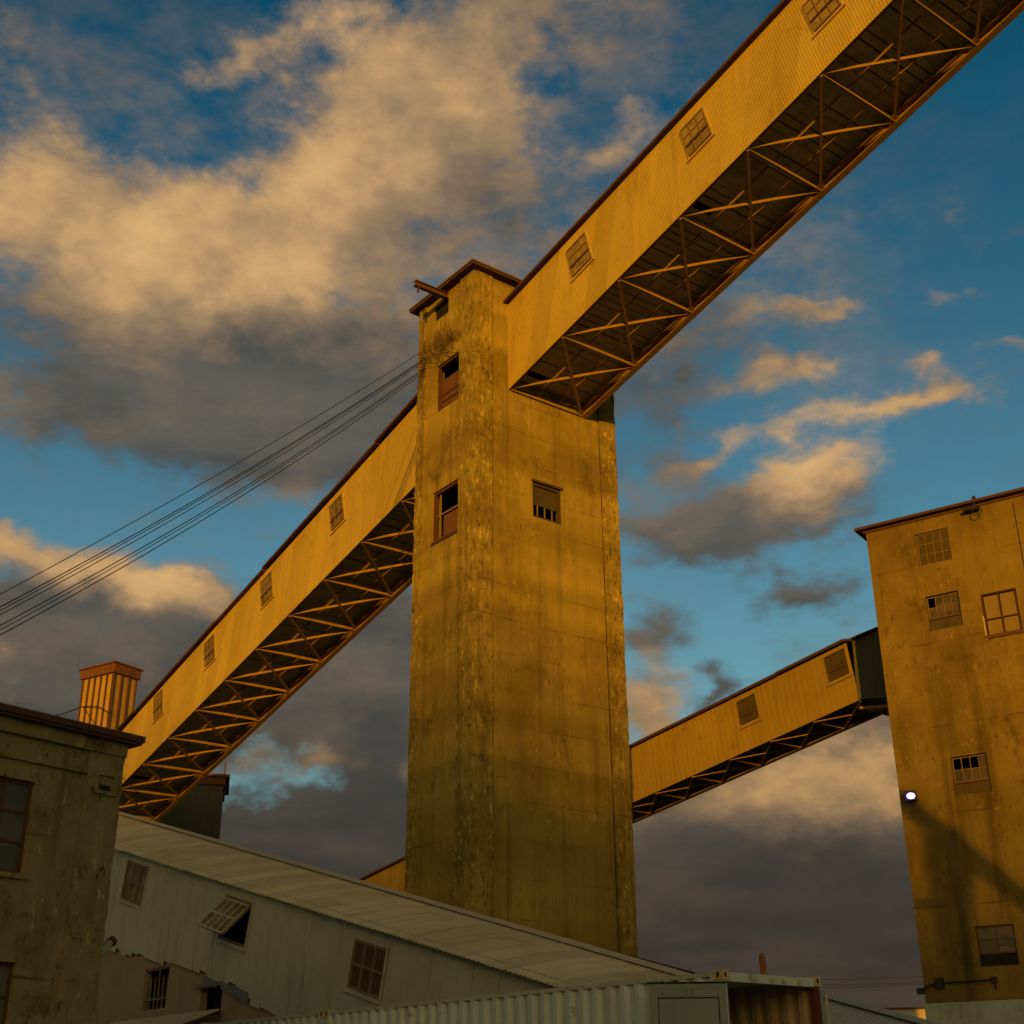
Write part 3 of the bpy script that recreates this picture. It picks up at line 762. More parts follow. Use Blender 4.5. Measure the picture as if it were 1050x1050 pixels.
for i in range(60):
    x = seamL + (seamH - seamL) * i / 60; y = seamL + (seamH - seamL) * (i + 1) / 60
    P = lambda q, w_, u_: S0 + sv * q + B * w_ + UP * (roofz(q * sv.dot(A)) + u_)
    for w0, u0, w1, u1 in ((Wr - .30, -.02, Wr, .06), (Wr, .06, Wr + .3, -.02)):
        mb.quad(P(x, w0, u0), P(y, w0, u0), P(y, w1, u1), P(x, w1, u1))
        mb.quad(P(x, w0, u0 - .05), P(y, w0, u0 - .05), P(y, w1, u1 - .05), P(x, w1, u1 - .05))
mb.build('ridge_cap', 'shed_roof', rf)
mb = MB()
P = lambda q, w_, u_: S0 + sv * q + B * w_ + UP * u_
mb.quad(P(seamL, Wr, rz - .1), P(seamH, Wr, rz - .1), P(seamH, Wr * 2, 0), P(seamL, Wr * 2, 0)); mb.build('rear_slope', 'shed_roof', rf)
mb = MB(); mb.box(S0, sv, B, UP, seamL, seamH, -.3, -.05, -.02, .03); mb.build('eave_board', 'timber', rf)
for k, (s0, s1, t0, t1) in enumerate(wins):
    fm = MB(); grid_bars(fm, S0, sv, -B, s0, s1, t0, t1, 3 if k != 1 else 1, 2 if k != 1 else 1, .05, -.06, .045, tv)
    wo = fm.build('window', 'timber', sh)
    q = MB(); q.box(S0, sv, tv, -B, s0 - .1, s1 + .1, t0 - .14, t0 - .04, -.02, .10); q.build('sill', 'shed_wall', wo)
    for c0_, c1_ in ((s0 - .10, s0 - .025), (s1 + .025, s1 + .10)):
        q = MB(); q.box(S0, sv, tv, -B, c0_, c1_, t0 - .04, t1 + .08, .03, .055); q.build('casing', 'shed_wall', wo)
    if k == 1:
        wo['label'] = 'open top hung window propped out'
        hx = S0 + tv * (t1 - .05) - B * .06; dn = (-tv * .72 - B * .62).normalized(); nn = sv.cross(dn).normalized()
        q = MB(); Ls = (t1 - t0) * .95
        q.box(hx, sv, dn, nn, s0 + .05, s1 - .02, .0, Ls, -.02, .02); fl_ = q.build('flap', 'pane_low', wo)
        q = MB()
        for i in range(5):
            x = s0 + .08 + (s1 - s0 - .16) * i / 4
            for d0_, d1_ in ((.021, .045), (-.045, -.021)): q.box(hx, sv, dn, nn, x - .02, x + .02, .01, Ls - .01, d0_, d1_)
        for y in (.01, Ls * .48, Ls - .06):
            for d0_, d1_ in ((.022, .04), (-.04, -.022)): q.box(hx, sv, dn, nn, s0 + .06, s1 - .03, y, y + .05, d0_, d1_)
        q.build('stiffening_rib', 'shed_wall', fl_)
    else:
        q = MB(); nb = 6
        for i in range(nb):
            x0 = s0 + (s1 - s0) * i / nb; x1 = s0 + (s1 - s0) * (i + 1) / nb
            q.box(S0, sv, tv, -B, x0 + .006, x1 - .006, t0 + .02, t1 - .02, -.05 + random.uniform(-.01, .01), -.015)
        q.build('boarding', 'board_brown' if k == 2 else 'pane_low', wo)
# block wall under the torn siding, with a barred window and a doorway hole
bw0 = (shed(106, 1000) - S0).dot(A); bw1 = (shed(330, 1040) - S0).dot(A)
lw = floor0(S0) + B * .12
holes = []
for (x0, y0, x1, y1) in ((149, 995, 170, 1033), (206, 1014, 226, 1040)):
    p = hit(x0, y0, lw, B) - lw; q = hit(x1, y1, lw, B) - lw
    holes.append((min(p.dot(A), q.dot(A)), max(p.dot(A), q.dot(A)), q.z, p.z))
mb = MB(); wall_face(mb, lw, A, -B, bw1 - 8, bw0 + 8, 0, 3.6, [], .25)
mb = MB()
ztop = lambda a: S0.z + ssl * a + low_t(a / sv.dot(A)) + .35
edges = sorted({bw1 - 6, bw0 + 6, *[h[0] for h in holes], *[h[1] for h in holes], *[bw1 + i for i in range(0, int(bw0 - bw1))]})
for x, y in zip(edges, edges[1:]):
    hs = [h for h in holes if h[0] <= x and y <= h[1]]
    P = lambda a, z, d=0.0: lw + A * a + UP * z + B * d
    if hs:
        h = hs[0]
        mb.quad(P(x, 0), P(y, 0), P(y, h[2]), P(x, h[2])); mb.quad(P(x, h[3]), P(y, h[3]), P(y, max(ztop(y), h[3] + .1)), P(x, max(ztop(x), h[3] + .1)))
    else: mb.quad(P(x, 0), P(y, 0), P(y, ztop(y)), P(x, ztop(x)))
for h in holes:
    for q in ((h[0], h[0]), (h[1], h[1])): mb.quad(P(q[0], h[2]), P(q[0], h[3]), P(q[0], h[3], .25), P(q[0], h[2], .25))
    for z in (h[2], h[3]): mb.quad(P(h[0], z), P(h[1], z), P(h[1], z, .25), P(h[0], z, .25))
bwall = mb.build('block_wall', 'pink', sh)
for k, h in enumerate(holes):
    q = MB()
    if k == 0:
        for i in range(6):
            x = h[0] + (h[1] - h[0]) * (i + .5) / 6; q.bar(lw + A * x + UP * h[2] + B * .06, lw + A * (x + random.uniform(-.04, .04)) + UP * (h[3] - random.choice((0, 0, .3))) + B * .06, .04)
        q.box(lw, A, UP, B, h[0], h[1], h[2] + .3, h[2] + .36, .05, .10); q.box(lw, A, UP, B, h[0], h[1], h[3] - .06, h[3], .04, .12)
        q.build('barred_window', 'timber', bwall)
    else:
        q.box(lw, A, UP, -B, h[0] - .2, h[1] + .1, h[3], h[3] + .12, .002, .15); q.build('lintel', 'timber', bwall)
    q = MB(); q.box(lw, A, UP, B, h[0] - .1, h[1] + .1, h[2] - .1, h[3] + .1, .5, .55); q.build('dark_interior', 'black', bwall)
for x0, y0, x1, y1 in ((210, 1004, 222, 1013), (228, 1010, 240, 1020), (241, 1015, 254, 1028)):
    p, q = sloc(x0, y0), sloc(x1, y1)
    mb = MB(); mb.box(S0, sv, tv, -B, min(p[0], q[0]), max(p[0], q[0]), min(p[1], q[1]), max(p[1], q[1]) + .1, .025, .05); mb.build('siding_patch', 'blue_grey', sh)
# lean-to roof at the foot of the block wall
lt = at(160, 1049, 43)
mb = MB(); lp = hit(155, 1044, lw - B * .2, B); lq = hit(285, 1046, lw - B * .2, B)
La = (lp - lw).dot(A); 
mb.box(lp, A, (-B * .94 - UP * .34).normalized(), UP, -5.2, 3.2, 0, 2.2, -.03, .03)
lto = thing('lean_to', 'small tin lean-to roof at the foot of the pink block wall', 'lean-to', floor0(lp))
ORG_ = mb.build('roof', 'shed_roof', lto)
for x in (-5.0, 3.0):
    q = MB(); b_ = lp + A * x - B * 2.0 - UP * .80; q.bar(V((b_.x, b_.y, 0)), b_, .12); q.build('post', 'timber', lto)

# low shed roof, bottom right, behind the open container
lr0 = at(838, 1019.5, 30); lr1 = hit(958, 1047, lr0, A)
l2 = hit(958, 1052, lr0, B)
rl = thing('low_shed', 'low blue grey corrugated shed roof beside the white plinth of the ochre building', 'shed', floor0(lr0))
dl = (l2 - lr0); lsl = dl.z / dl.dot(-A); sd = line_dir(-A, lsl)
mb = MB(); nrm = (-B * .93 - UP * .37).normalized()
n = 420
for i in range(n + 1):
    x = -.6 + 12.6 * i / n; k = .006 * (0, 1, 0, -1)[i % 4]
    b0_ = lr0 + sd * x + UP * k
    mb.v += [b0_, b0_ + nrm * 5.5, b0_ + nrm * 5.5 - UP * .03, b0_ - UP * .03]
for i in range(n):
    a = i * 4; b = a + 4
    for j in range(4): mb.f.append((a + j, b + j, b + (j + 1) % 4, a + (j + 1) % 4))
rr_ = mb.build('roof', 'low_sheet', rl)
mb = MB(); mb.box(lr0, sd, B, UP, -.6, 12, -.22, .0, .0, .05); mb.box(lr0, sd, B, UP, -.6, 12, .0, .22, -.02, .051); mb.build('ridge_cap', 'low_sheet', rr_)
mb = MB(); mb.box(floor0(lr0), -A, B, UP, -.4, 4.0, -1.2, 1.2, 0, 1.2); mb.build('wall', 'shed_wall', rl)
mb = MB(); mb.quad(lr0 + sd * -.6, lr0 + sd * 12, lr0 + sd * 12 + B * 3 - UP * 1.2, lr0 + sd * -.6 + B * 3 - UP * 1.2); mb.build('rear_slope', 'shed_wall', rr_)

# ------------------------------------------------------------------ shipping containers
Q = at(740, 1000, 22.6); top_z = 1.6 + (3.385 - 1.6) * 22.6 / 21; Q = floor0(Q)
CS = azd(-39); CF = azd(51)                        # along the side (away left), across the front
CW, CH = 2.44, 2.62; cz = top_z - CH
def container(name, label, O, L, opened):
    c = thing(name, label, 'shipping container', O + UP * cz, 'shipping containers in the foreground')
    def trap(mbx, P, s_, n_, l0, l1, z0, z1, sign=1, pitch=.36, dep=.075):
        prof = []; x = l0
        while x < l1:
            for dx, dd in ((0, 0), (.11, 0), (.18, dep), (.29, dep)):
                if x + dx * pitch / .36 <= l1: prof.append((x + dx * pitch / .36, dd))
            x += pitch
        prof.append((l1, 0))
        for (x0, d0), (x1, d1) in zip(prof, prof[1:]):
            mbx.quad(P + s_ * x0 + UP * z0 - n_ * d0, P + s_ * x1 + UP * z0 - n_ * d1, P + s_ * x1 + UP * z1 - n_ * d1, P + s_ * x0 + UP * z1 - n_ * d0)
    zb, zt = cz + .16, top_z - .07
    mb = MB(); trap(mb, O, CS, -CF, .14, L - .14, zb, zt); mb.build('side_panel', 'container', c)
    mb = MB(); trap(mb, O + CF * CW, CS, CF, .14, L - .14, zb, zt); trap(mb, O + CF * (CW - .003), CS, CF, .14, L - .14, zb, zt); mb.build('side_panel', 'container_in', c)
    mb = MB(); trap(mb, O + CS * (L - .05), CF, CS, .12, CW - .12, zb, zt); mb.build('end_panel', 'container_in', c)
    mb = MB(); mb.box(O, CS, CF, UP, .1, L - .1, .02, CW - .02, top_z - .05, top_z - .02); mb.build('roof_panel', 'container', c)
    mb = MB(); mb.box(O, CS, CF, UP, .05, L - .05, .03, CW - .03, cz + .12, cz + .16); mb.build('floor', 'deck', c)
    for w0 in (0, CW - .06):
        mb = MB(); mb.box(O, CS, CF, UP, .18, L - .18, w0, w0 + .06, top_z - .075, top_z - .005); mb.build('top_rail', 'rail', c)
        mb = MB(); mb.box(O, CS, CF, UP, .18, L - .18, w0, w0 + .06, cz, cz + .16); mb.build('bottom_rail', 'container', c)
    for l0 in (0, L - .15):
        for w0 in (0, CW - .13):
            right = w0 > 0 and l0 == 0 and opened
            mb = MB(); mb.box(O, CS, CF, UP, l0 + .01, l0 + .14, w0 + .005, w0 + .125, cz + .12, top_z - .125); mb.build('corner_post', 'red' if right else 'container', c)
            for z0 in (cz, top_z - .12):
                mb = MB(); mb.box(O, CS, CF, UP, l0 - .015, l0 + .175, w0 - .012, w0 + .17, z0 - .02, z0 + .145)
                k = mb.build('corner_casting', 'casting', c)
                mb = MB(); e = l0 - .018 if l0 == 0 else l0 + .166
                mb.quad(*[O + CS * e + CF * (w0 + .07 + .028 * math.cos(x * .628)) + UP * (z0 + .065 + .045 * math.sin(x * .628)) for x in range(10)])
                e2 = -.0145 if w0 == 0 else CW + .0225
                mb.quad(*[O + CF * e2 + CS * (l0 + .074 + .035 * math.cos(x * .628)) + UP * (z0 + .065 + .045 * math.sin(x * .628)) for x in range(10)])
                mb.build('lock_hole', 'black', k)
    mb = MB(); mb.box(O, CS, CF, UP, .0, .10, .14, CW - .14, top_z - .155, top_z - .015); he = mb.build('header', 'container', c)
    if opened:
        for x in (.75, 1.2, 1.5, 1.9):
            mb = MB(); mb.box(O, CS, CF, UP, -.035, -.002, x - .05, x + .05, top_z - .12, top_z - .06); mb.build('lock_keeper', 'galv', he)
        mb = MB(); mb.box(O, CS, CF, UP, .0, .10, .14, CW - .14, cz + .02, cz + .12); mb.build('sill', 'container', c)
        # left leaf swung right round on its hinge at the near corner
        hinge = O + CF * .02 - CS * .05; dd = azd(-88); nn = dd.cross(UP).normalized(); nn = nn if nn.dot(EYE - hinge) > 0 else -nn
        z0, z1 = cz + .16, top_z - .20
        mb = MB(); mb.box(hinge, dd, UP, nn, .03, 1.20, z0 + .02, z1 - .02, -.03, .0); dr = mb.build('door', 'container_door', c)
        mb = MB()
        mb.box(hinge, dd, UP, nn, .0, .12, z0, z1, -.04, .022); mb.box(hinge, dd, UP, nn, 1.10, 1.23, z0, z1, -.04, .022)
        mb.box(hinge, dd, UP, nn, .122, 1.098, z0, z0 + .12, -.04, .02); mb.box(hinge, dd, UP, nn, .122, 1.098, z1 - .07, z1, -.04, .02); mb.box(hinge, dd, UP, nn, .122, 1.098, z1 - .20, z1 - .072, -.01, .012)
        mb.build('door_frame', 'container_door', dr)
        mb = MB(); z9 = z1 - .205  # dark strips stand in for the shade in the panel seams
        mb.box(hinge, dd, UP, nn, .121, .136, z0 + .13, z9, .001, .006); mb.box(hinge, dd, UP, nn, 1.084, 1.099, z0 + .13, z9, .001, .006); mb.box(hinge, dd, UP, nn, .137, 1.083, z9 - .016, z9, .001, .006)
        mb.build('seam_shade', 'black', dr)
        mb = MB(); mb.box(hinge, dd, UP, nn, -.02, 1.25, z1 + .002, z1 + .03, -.05, .03); mb.build('gasket', 'black', dr)
        mb = MB(); mb.tube([hinge + dd * 1.06 + nn * -.08 + UP * (z0 - .1), hinge + dd * 1.06 + nn * -.08 + UP * (z1 + .12)], .02, 6); mb.build('lock_rod', 'galv', dr)
        mb = MB()
        for x, z in ((.55, .11), (.64, .11), (.55, .16), (.64, .16), (1.02, .15)):
            p = hinge + dd * x + nn * .0145 + UP * (z1 - z); mb.quad(*[p + dd * .012 * math.cos(i * .785) + UP * .012 * math.sin(i * .785) for i in range(8)])
        mb.build('bolt_hole', 'black', dr)
        # the other leaf folded back along the far side
        h2 = O + CF * (CW - .02) - CS * .06; d2 = (CS * .93 + CF * .37).normalized()
        mb = MB(); mb.box(h2, d2, UP, d2.cross(UP).normalized(), .02, 1.2, z0, z1, -.03, .03); mb.build('door', 'container_door', c)
        mb = MB(); mb.tube([h2 + CF * .10 + UP * z0, h2 + CF * .10 + UP * (top_z - .25)], .025, 6); mb.build('lock_rod', 'galv', c)
    else:
        mb = MB(); mb.box(O, CS, CF, UP, .02, .08, .14, CW - .14, zb, top_z - .16); mb.build('door', 'container', c)
    return c
container('shipping_container', 'open ended pale grey green shipping container with one door swung out', Q, 12.19, True)
container('shipping_container', 'closed corrugated container end to end behind the open one, lowest left', Q + CS * 12.26, 6.06, False)
for i, (a, w) in enumerate([(x, y) for x in (.25, 6.0, 11.9, 12.5, 18.0) for y in (.2, CW - .25)]):
    mb = MB(); mb.box(Q, CS, CF, UP, a - .22, a + .22, w - .22, w + .22, 0, cz - .002)
    tag(mb.build('concrete_block', 'old'), 'square concrete block carrying a shipping container', 'block', 'blocks under the containers')
st_ = at(783, 1000, 24.2); sz = top_z - .02
mb = MB(); b_ = V((st_.x, st_.y, sz)); h_ = at(782.5, 977.5, 24.2).z
mb.box(b_, CF, CS, UP, -.05, .05, -.03, .03, 0, h_ - sz - .05); mb.box(b_, CF, CS, UP, -.045, .02, -.025, .025, h_ - sz - .05, h_ - sz)
tag(mb.build('stake', 'orange'), 'rusty orange stake standing on the open container roof', 'stake')

# ------------------------------------------------------------------ hopper tower and dark silo far left
Hc = at(116, 700, 80); HA = azd(-58); HB = azd(32)
zt = hit(116, 679, Hc, HA).z; hz = 20.6
hop = thing('hopper_tower', 'rusty orange and yellow ribbed hopper box above the grey green building', 'hopper', floor0(Hc))
ha = (hit(86, 700, Hc, HB) - Hc).dot(HA); hb_ = (hit(139, 700, Hc, HA) - Hc).dot(HB)
Hg = floor0(Hc)
mb = MB()
mb.box(Hg, HA, HB, UP, 0, ha, 0, hb_, hz + 1.2, zt - .62); body = mb.build('body', 'hopper', hop)
for i in range(6):
    mb = MB(); x = ha * i / 5; mb.box(Hg, HA, UP, -HB, x - .05, x + .05, hz + .6, zt - .62, .002, .10); mb.build('rib', 'steel_dark', hop)
for i in range(4):
    mb = MB(); x = hb_ * i / 3; mb.box(Hg, HB, UP, -HA, x - .05, x + .05, hz + .6, zt - .62, .002, .10); mb.build('rib', 'steel_dark', hop)
mb = MB(); mb.box(Hg, HA, HB, UP, -.2, ha + .2, -.2, hb_ + .2, zt - .62, zt - .05); mb.box(Hg, HA, HB, UP, -.3, ha + .3, -.3, hb_ + .3, zt - .048, zt + .03); mb.build('top_band', 'hopper_red', hop)
mb = MB()
bt = [Hg + HA * x + HB * y + UP * (hz + 1.2) for x, y in ((0, 0), (ha, 0), (ha, hb_), (0, hb_))]; lw_ = [Hg + HA * x + HB * y + UP * (hz - 1.2) for x, y in ((ha * .35, hb_ * .35), (ha * .65, hb_ * .35), (ha * .65, hb_ * .65), (ha * .35, hb_ * .65))]
for i in range(4): mb.quad(bt[i], bt[(i + 1) % 4], lw_[(i + 1) % 4], lw_[i])
mb.build('cone', 'hopper', hop)
for x, y in ((0, 0), (ha, 0), (ha, hb_), (0, hb_)):
    mb = MB(); p = Hg + HA * x + HB * y; mb.bar(p, p + UP * (hz + 1.2), .35); mb.build('leg', 'hopper_red', hop)
for p, q in (((0, 0), (ha, 0)), ((0, 0), (0, hb_))):
    mb = MB(); a_ = Hg + HA * p[0] + HB * p[1]; b_ = Hg + HA * q[0] + HB * q[1]; mb.bar(a_ + UP * (hz - 1.5), b_ + UP * (hz + 1.0), .2); mb.bar(b_ + UP * (hz - 1.5), a_ + UP * (hz + 1.01), .2); mb.build('brace', 'hopper_red', hop)
for i in range(5):
    mb = MB(); p = Hg + HB * (.15 + i * hb_ * .2) + HA * .1 + UP * (zt + .03); mb.box(p, HA, HB, UP, -.1, .1, -.1, .1, 0, .14); mb.build('roof_cleat', 'hopper_red', hop)
# dark silo behind the low end of the lower gallery
Dk = at(227, 830, 84); Dg = floor0(Dk); DB = azd(-12.0); DA = azd(-102.0)
zk = hit(228, 797, Dk, azd(168)).z
dk = thing('dark_silo', 'dark green clad silo head behind the low end of the lower gallery', 'silo', Dg)
nD = azd(188)
mb = MB(); mb.box(Dg, DA, DB, UP, 0, 5.5, 0, 5, 0, zk - .5); mb.build('wall', 'dark_clad', dk)
mb = MB()
for i in range(14): mb.box(Dg, DA, UP, -DB, i * .4, i * .4 + .05, 0.2, zk - .52, .002, .05)
mb.build('cladding_rib', 'dark_clad', dk)
mb = MB(); mb.box(Dg, DA, DB, UP, -.1, 5.6, -.15, 5.1, zk - .498, zk - .02); mb.box(Dg, DA, DB, UP, -.35, 6, -.3, 5.3, zk - .018, zk + .14); mb.build('roof', 'hopper_red', dk)
mb = MB(); mb.bar(Dg + UP * (zk + .14), Dg + UP * (zk + .9), .08); mb.build('roof_post', 'steel_dark', dk)

# ------------------------------------------------------------------ cables
def sag(p, q, s, n=24):
    return [p.lerp(q, i / n) - UP * s * 4 * (i / n) * (1 - i / n) for i in range(n + 1)]
lead = [((432, 361), (-70, 646.5), .25, .013, 'single thin black cable running highest of the bundle from the tower to the left'),
        ((438, 366), (-70, 659), .35, .016, None), ((438, 367), (-70, 663), .35, .013, None), ((438, 368.5), (-70, 667), .4, .013, None),
        ((436, 377), (-70, 678), .45, .015, None), ((436, 378.5), (-70, 683), .45, .012, None), ((437, 380), (-70, 688), .5, .015, None)]
for i, (p, q, s_, r_, lab) in enumerate(lead):
    a_ = hit(*p, C - B * .06, B); b_ = at(q[0], q[1], 34)
    mb = MB(); mb.tube(sag(a_, b_, s_), r_, 5)
    o = mb.build('cable', 'cable')
    if lab: tag(o, lab, 'cable', 'cables slung from the tower')
    elif i < 4: tag(o, 'black cable in the middle strand of the bundle slung from the tower', 'cable', 'middle cables slung from the tower')
    else: tag(o, 'black cable in the lowest strand of the bundle slung from the tower', 'cable', 'lowest cables slung from the tower')
pb = floor0(at(-70, 668, 34))
po = thing('utility_pole', 'timber pole beyond the left edge carrying the cables from the tower', 'pole', pb)
pz = at(-70, 640, 34).z
mb = MB(); mb.tube([pb, pb + UP * (pz * .5), pb + UP * (pz + .5)], .17, 10); mb.build('shaft', 'timber', po)
mb = MB(); mb.bar(pb + UP * (pz - .3) - A * .9, pb + UP * (pz - .3) + A * .9, .14); mb.build('cross_arm', 'timber', po)
a_ = hit(86, 725, Hc, HB) - HB * .1; b_ = at(40, 737, 60)
mb = MB(); mb.tube([a_ - A * -.0, a_.lerp(b_, .5) - UP * .1, b_, at(-60, 762, 50)], .035, 5); mb.tube([hit(112, 731, Hc - HB * .25, HB), hit(100, 724, Hc - HB * .3, HB), a_], .03, 5)
tag(mb.build('cable', 'cable'), 'thin dark wire reaching left from the rusty hopper box', 'cable')
for i, (y0, y1) in enumerate(((1003, 1001), (1007, 1007.5), (1011, 1009))):
    mb = MB(); mb.tube(sag(at(640, y0 - 6, 210), at(1010, y1 - 4, 190), 1.0), .03, 4)
    tag(mb.build('power_line', 'cable'), 'faint distant power line crossing low between the tower and the ochre building', 'power line', 'distant power lines')
# sunlit far roof under the wire, low between shed roof and ochre building
fw = at(905, 1040, 150); fg = floor0(fw)
far = thing('far_warehouse', 'sunlit orange warehouse strip low beside the white plinth', 'warehouse', fg)
zf = at(905, 1033.5, 150).z
mb = MB(); mb.box(fg, azd(92), azd(2), UP, -1.0, 30, 0, 14, 0, zf - .12); mb.build('wall', 'far_wall', far)
mb = MB(); mb.box(fg, azd(92), azd(2), UP, -1.4, 30.4, -.4, 14.4, zf - .118, zf); mb.build('roof', 'roof_dark', far)

# ------------------------------------------------------------------ unseen trestle added behind the camera to cast shade on the ochre building
BD = 56
def behind(px, py, dist): return hit(px, py, K, NR) + sdir * dist
tr0 = behind(918, 812, BD); tr1 = behind(1060, 925, BD); lg = behind(967, 850, BD); lgb = behind(990, 1040, BD)
tw = thing('shade_trestle', 'unseen conveyor boom on a steel leg, added behind the viewer to cast shade', 'conveyor', floor0(lg))
dtr = (tr1 - tr0)
mb = MB(); mb.bar(tr0, tr1 + dtr * .6, .42, .42); mb.build('boom', 'cream_dull', tw)
mb = MB(); mb.bar(V((lg.x, lg.y, 0)), V((lg.x, lg.y, tr0.lerp(tr1, .35).z)), 1.05, 1.05); mb.build('leg', 'steel', tw)
p_ = behind(945, 922, BD)
mb = MB(); mb.bar(p_, V((lg.x, lg.y, p_.z - .1)), .35); mb.build('brace', 'steel', tw)
p_ = behind(1010, 905, BD)
mb = MB(); mb.bar(tr0.lerp(tr1, .58), V((lg.x, lg.y, p_.z - 2.6)), .22); mb.build('brace', 'steel', tw)

# ------------------------------------------------------------------ ground and the hill the sun sets behind
mb = MB(); mb.quad(V((-4000, -4000, 0)), V((4000, -4000, 0)), V((4000, 4000, 0)), V((-4000, 4000, 0)))
struct(mb.build('ground', 'ground'))
tl = V((math.cos(R(SUN_AZ)), -math.sin(R(SUN_AZ)), 0)) * -1      # to the right as the light travels
back = azd(SUN_AZ)
HD = 1100.0
hbase = 15.9 + (HD + 42) * math.tan(R(SUN_EL))
def hh(L):
    x = L + 6.0
    y = -0.52 * x if x > 0 else -0.05 * x
    y = 70 * math.tanh(y / 70)
    return hbase + y + 6 * math.sin(L * .021 + 1) * min(1, abs(x) / 60) + 1.2 * math.sin(L * .13) * min(1, abs(x) / 40)
mb = MB(); prev = None
xs = [-1600 + i * 40 for i in range(37)] + [-150 + i * 5 for i in range(61)] + [170 + i * 40 for i in range(37)]
for L in xs:
    h = hh(L) * max(0.05, 1 - (abs(L) / 1650) ** 3)
    base = tl * L
    row = [base + back * (HD - 420), base + back * (HD - 200) + UP * h * .35, base + back * HD + UP * h, base + back * (HD + 300) + UP * h * .6, base + back * (HD + 700)]
    row[0].z = row[-1].z = -1
    if prev:
        for j in range(4): mb.quad(prev[j], prev[j + 1], row[j + 1], row[j])
    prev = row
struct(mb.build('hill', 'hill'))

#SKY#
# ------------------------------------------------------------------ sky
wd = bpy.data.worlds.new("World"); SC.world = wd; wd.use_nodes = True
t = NT(wd.node_tree); bg = t.n['Background']
dvec = t.node('ShaderNodeTexCoord').outputs['Generated']
nrm_ = t.vmath('NORMALIZE', dvec)
xyz = t.sep(nrm_)
azn = t.math('ARCTAN2', xyz[0], xyz[1]); eln = t.math('ARCSINE', xyz[2])
P2 = t.comb(azn, eln, 0.0)
def ae(px, py):
    d = ray(px, py).normalized(); return math.atan2(d.x, d.y), math.asin(d.z)
# turbulence: warps the cloud shapes and frays the edges
wv = t.vmath('SUBTRACT', t.noisec(t.mapping(nrm_, (1, 1, 1.6)), 7.0, 4, 0.55), (0.5, 0.5, 0.5))
wv2 = t.vmath('SUBTRACT', t.noisec(t.mapping(nrm_, (1, 1, 1.7)), 26.0, 4, 0.6), (0.5, 0.5, 0.5))
Pw = t.vmath('ADD', P2, t.vmath('MULTIPLY', wv, (0.15, 0.10, 0.0)))
Pw = t.vmath('ADD', Pw, t.vmath('MULTIPLY', wv2, (0.05, 0.032, 0.0)))
n_big = t.noise(t.mapping(nrm_, (1, 1, 1.7)), 8.0, 8, 0.64, 0.12)
n_fin = t.noise(t.mapping(nrm_, (1, 1, 1.7), loc=(3, 1, 2)), 28.0, 5, 0.62, 0.15)
n_lit = t.noise(t.mapping(nrm_, (1, 1, 1.5), loc=(7, 4, 2)), 8.5, 6, 0.6, 0.1)
def field(blobs):
    acc = chain[0]; Pk = Pw
    for k, (px, py, rx, ry, rot, w) in enumerate(blobs):
        if k % 4 == 0 and acc is not None:       # keeps the evaluation in order, a few blobs at a time
            n = t.node('ShaderNodeVectorMath', operation='MULTIPLY_ADD')
            t.put(n.inputs[0], acc); n.inputs[1].default_value = (1e-9, 1e-9, 1e-9); t.put(n.inputs[2], Pw); Pk = n.outputs[0]
        if k == 0: acc = None
        a, e = ae(px, py)
        a1, _ = ae(px + 20, py); _, e1 = ae(px, py + 20)
        ka = (a1 - a) / 20; ke = (e - e1) / 20
        q = t.mapping(Pk, (max(1e-4, rx * ka), max(1e-4, ry * ke), 1), (0, 0, R(rot)), (a, e, 0), 'TEXTURE')
        g = t.math('POWER', 0.3679, t.vmath('DOT_PRODUCT', q, q))
        acc = t.math('MULTIPLY', g, w) if acc is None else t.math('MULTIPLY_ADD', g, w, acc)
    chain[0] = acc
    return acc
chain = [None]
# (px, py, half width, half height, turn, weight)
warm = [(330, 175, 170, 64, 32, .80), (380, 160, 110, 40, 35, .3), (110, 225, 190, 70, 4, .75), (440, 120, 70, 50, 20, .55), (215, 275, 140, 50, 18, .75), (30, 190, 80, 60, 0, .4), (440, 220, 110, 70, 10, .42), (500, 130, 60, 80, 0, .3), (300, 300, 150, 36, 10, .35), (200, 345, 250, 46, 0, .34), (720, 835, 130, 40, 10, .42), (850, 850, 120, 34, 8, .5), (480, 330, 90, 40, 0, .2),
        (330, 40, 150, 40, 14, .42), (670, 115, 70, 26, 25, .36), (500, 30, 190, 44, 15, .35), (10, 50, 60, 80, 0, .35), (250, 78, 60, 22, 20, .38), (400, 70, 60, 40, 0, .2),
        (130, 600, 100, 26, -10, 1.1), (215, 606, 70, 20, -8, .75), (20, 572, 44, 24, 0, .65), (0, 690, 24, 36, 0, .9),
        (655, 712, 38, 36, 0, .9), (880, 768, 84, 54, 34, 1.2), (760, 812, 120, 34, 16, .75), (905, 830, 50, 44, 0, .6), (425, 800, 20, 60, 0, .6),
        (785, 312, 62, 15, -12, .62), (845, 328, 26, 9, -5, .45), (790, 385, 44, 16, 0, .72), (915, 427, 72, 18, 5, .95), (960, 395, 44, 20, -10, .7), (850, 495, 66, 24, 14, .85), (770, 455, 70, 18, 10, .55),
        (960, 302, 50, 9, 0, .35), (1035, 355, 30, 11, 0, .45), (890, 1036, 60, 8, 0, .9), (300, 785, 60, 10, 10, .3), (930, 1046, 40, 8, 0, .8)]
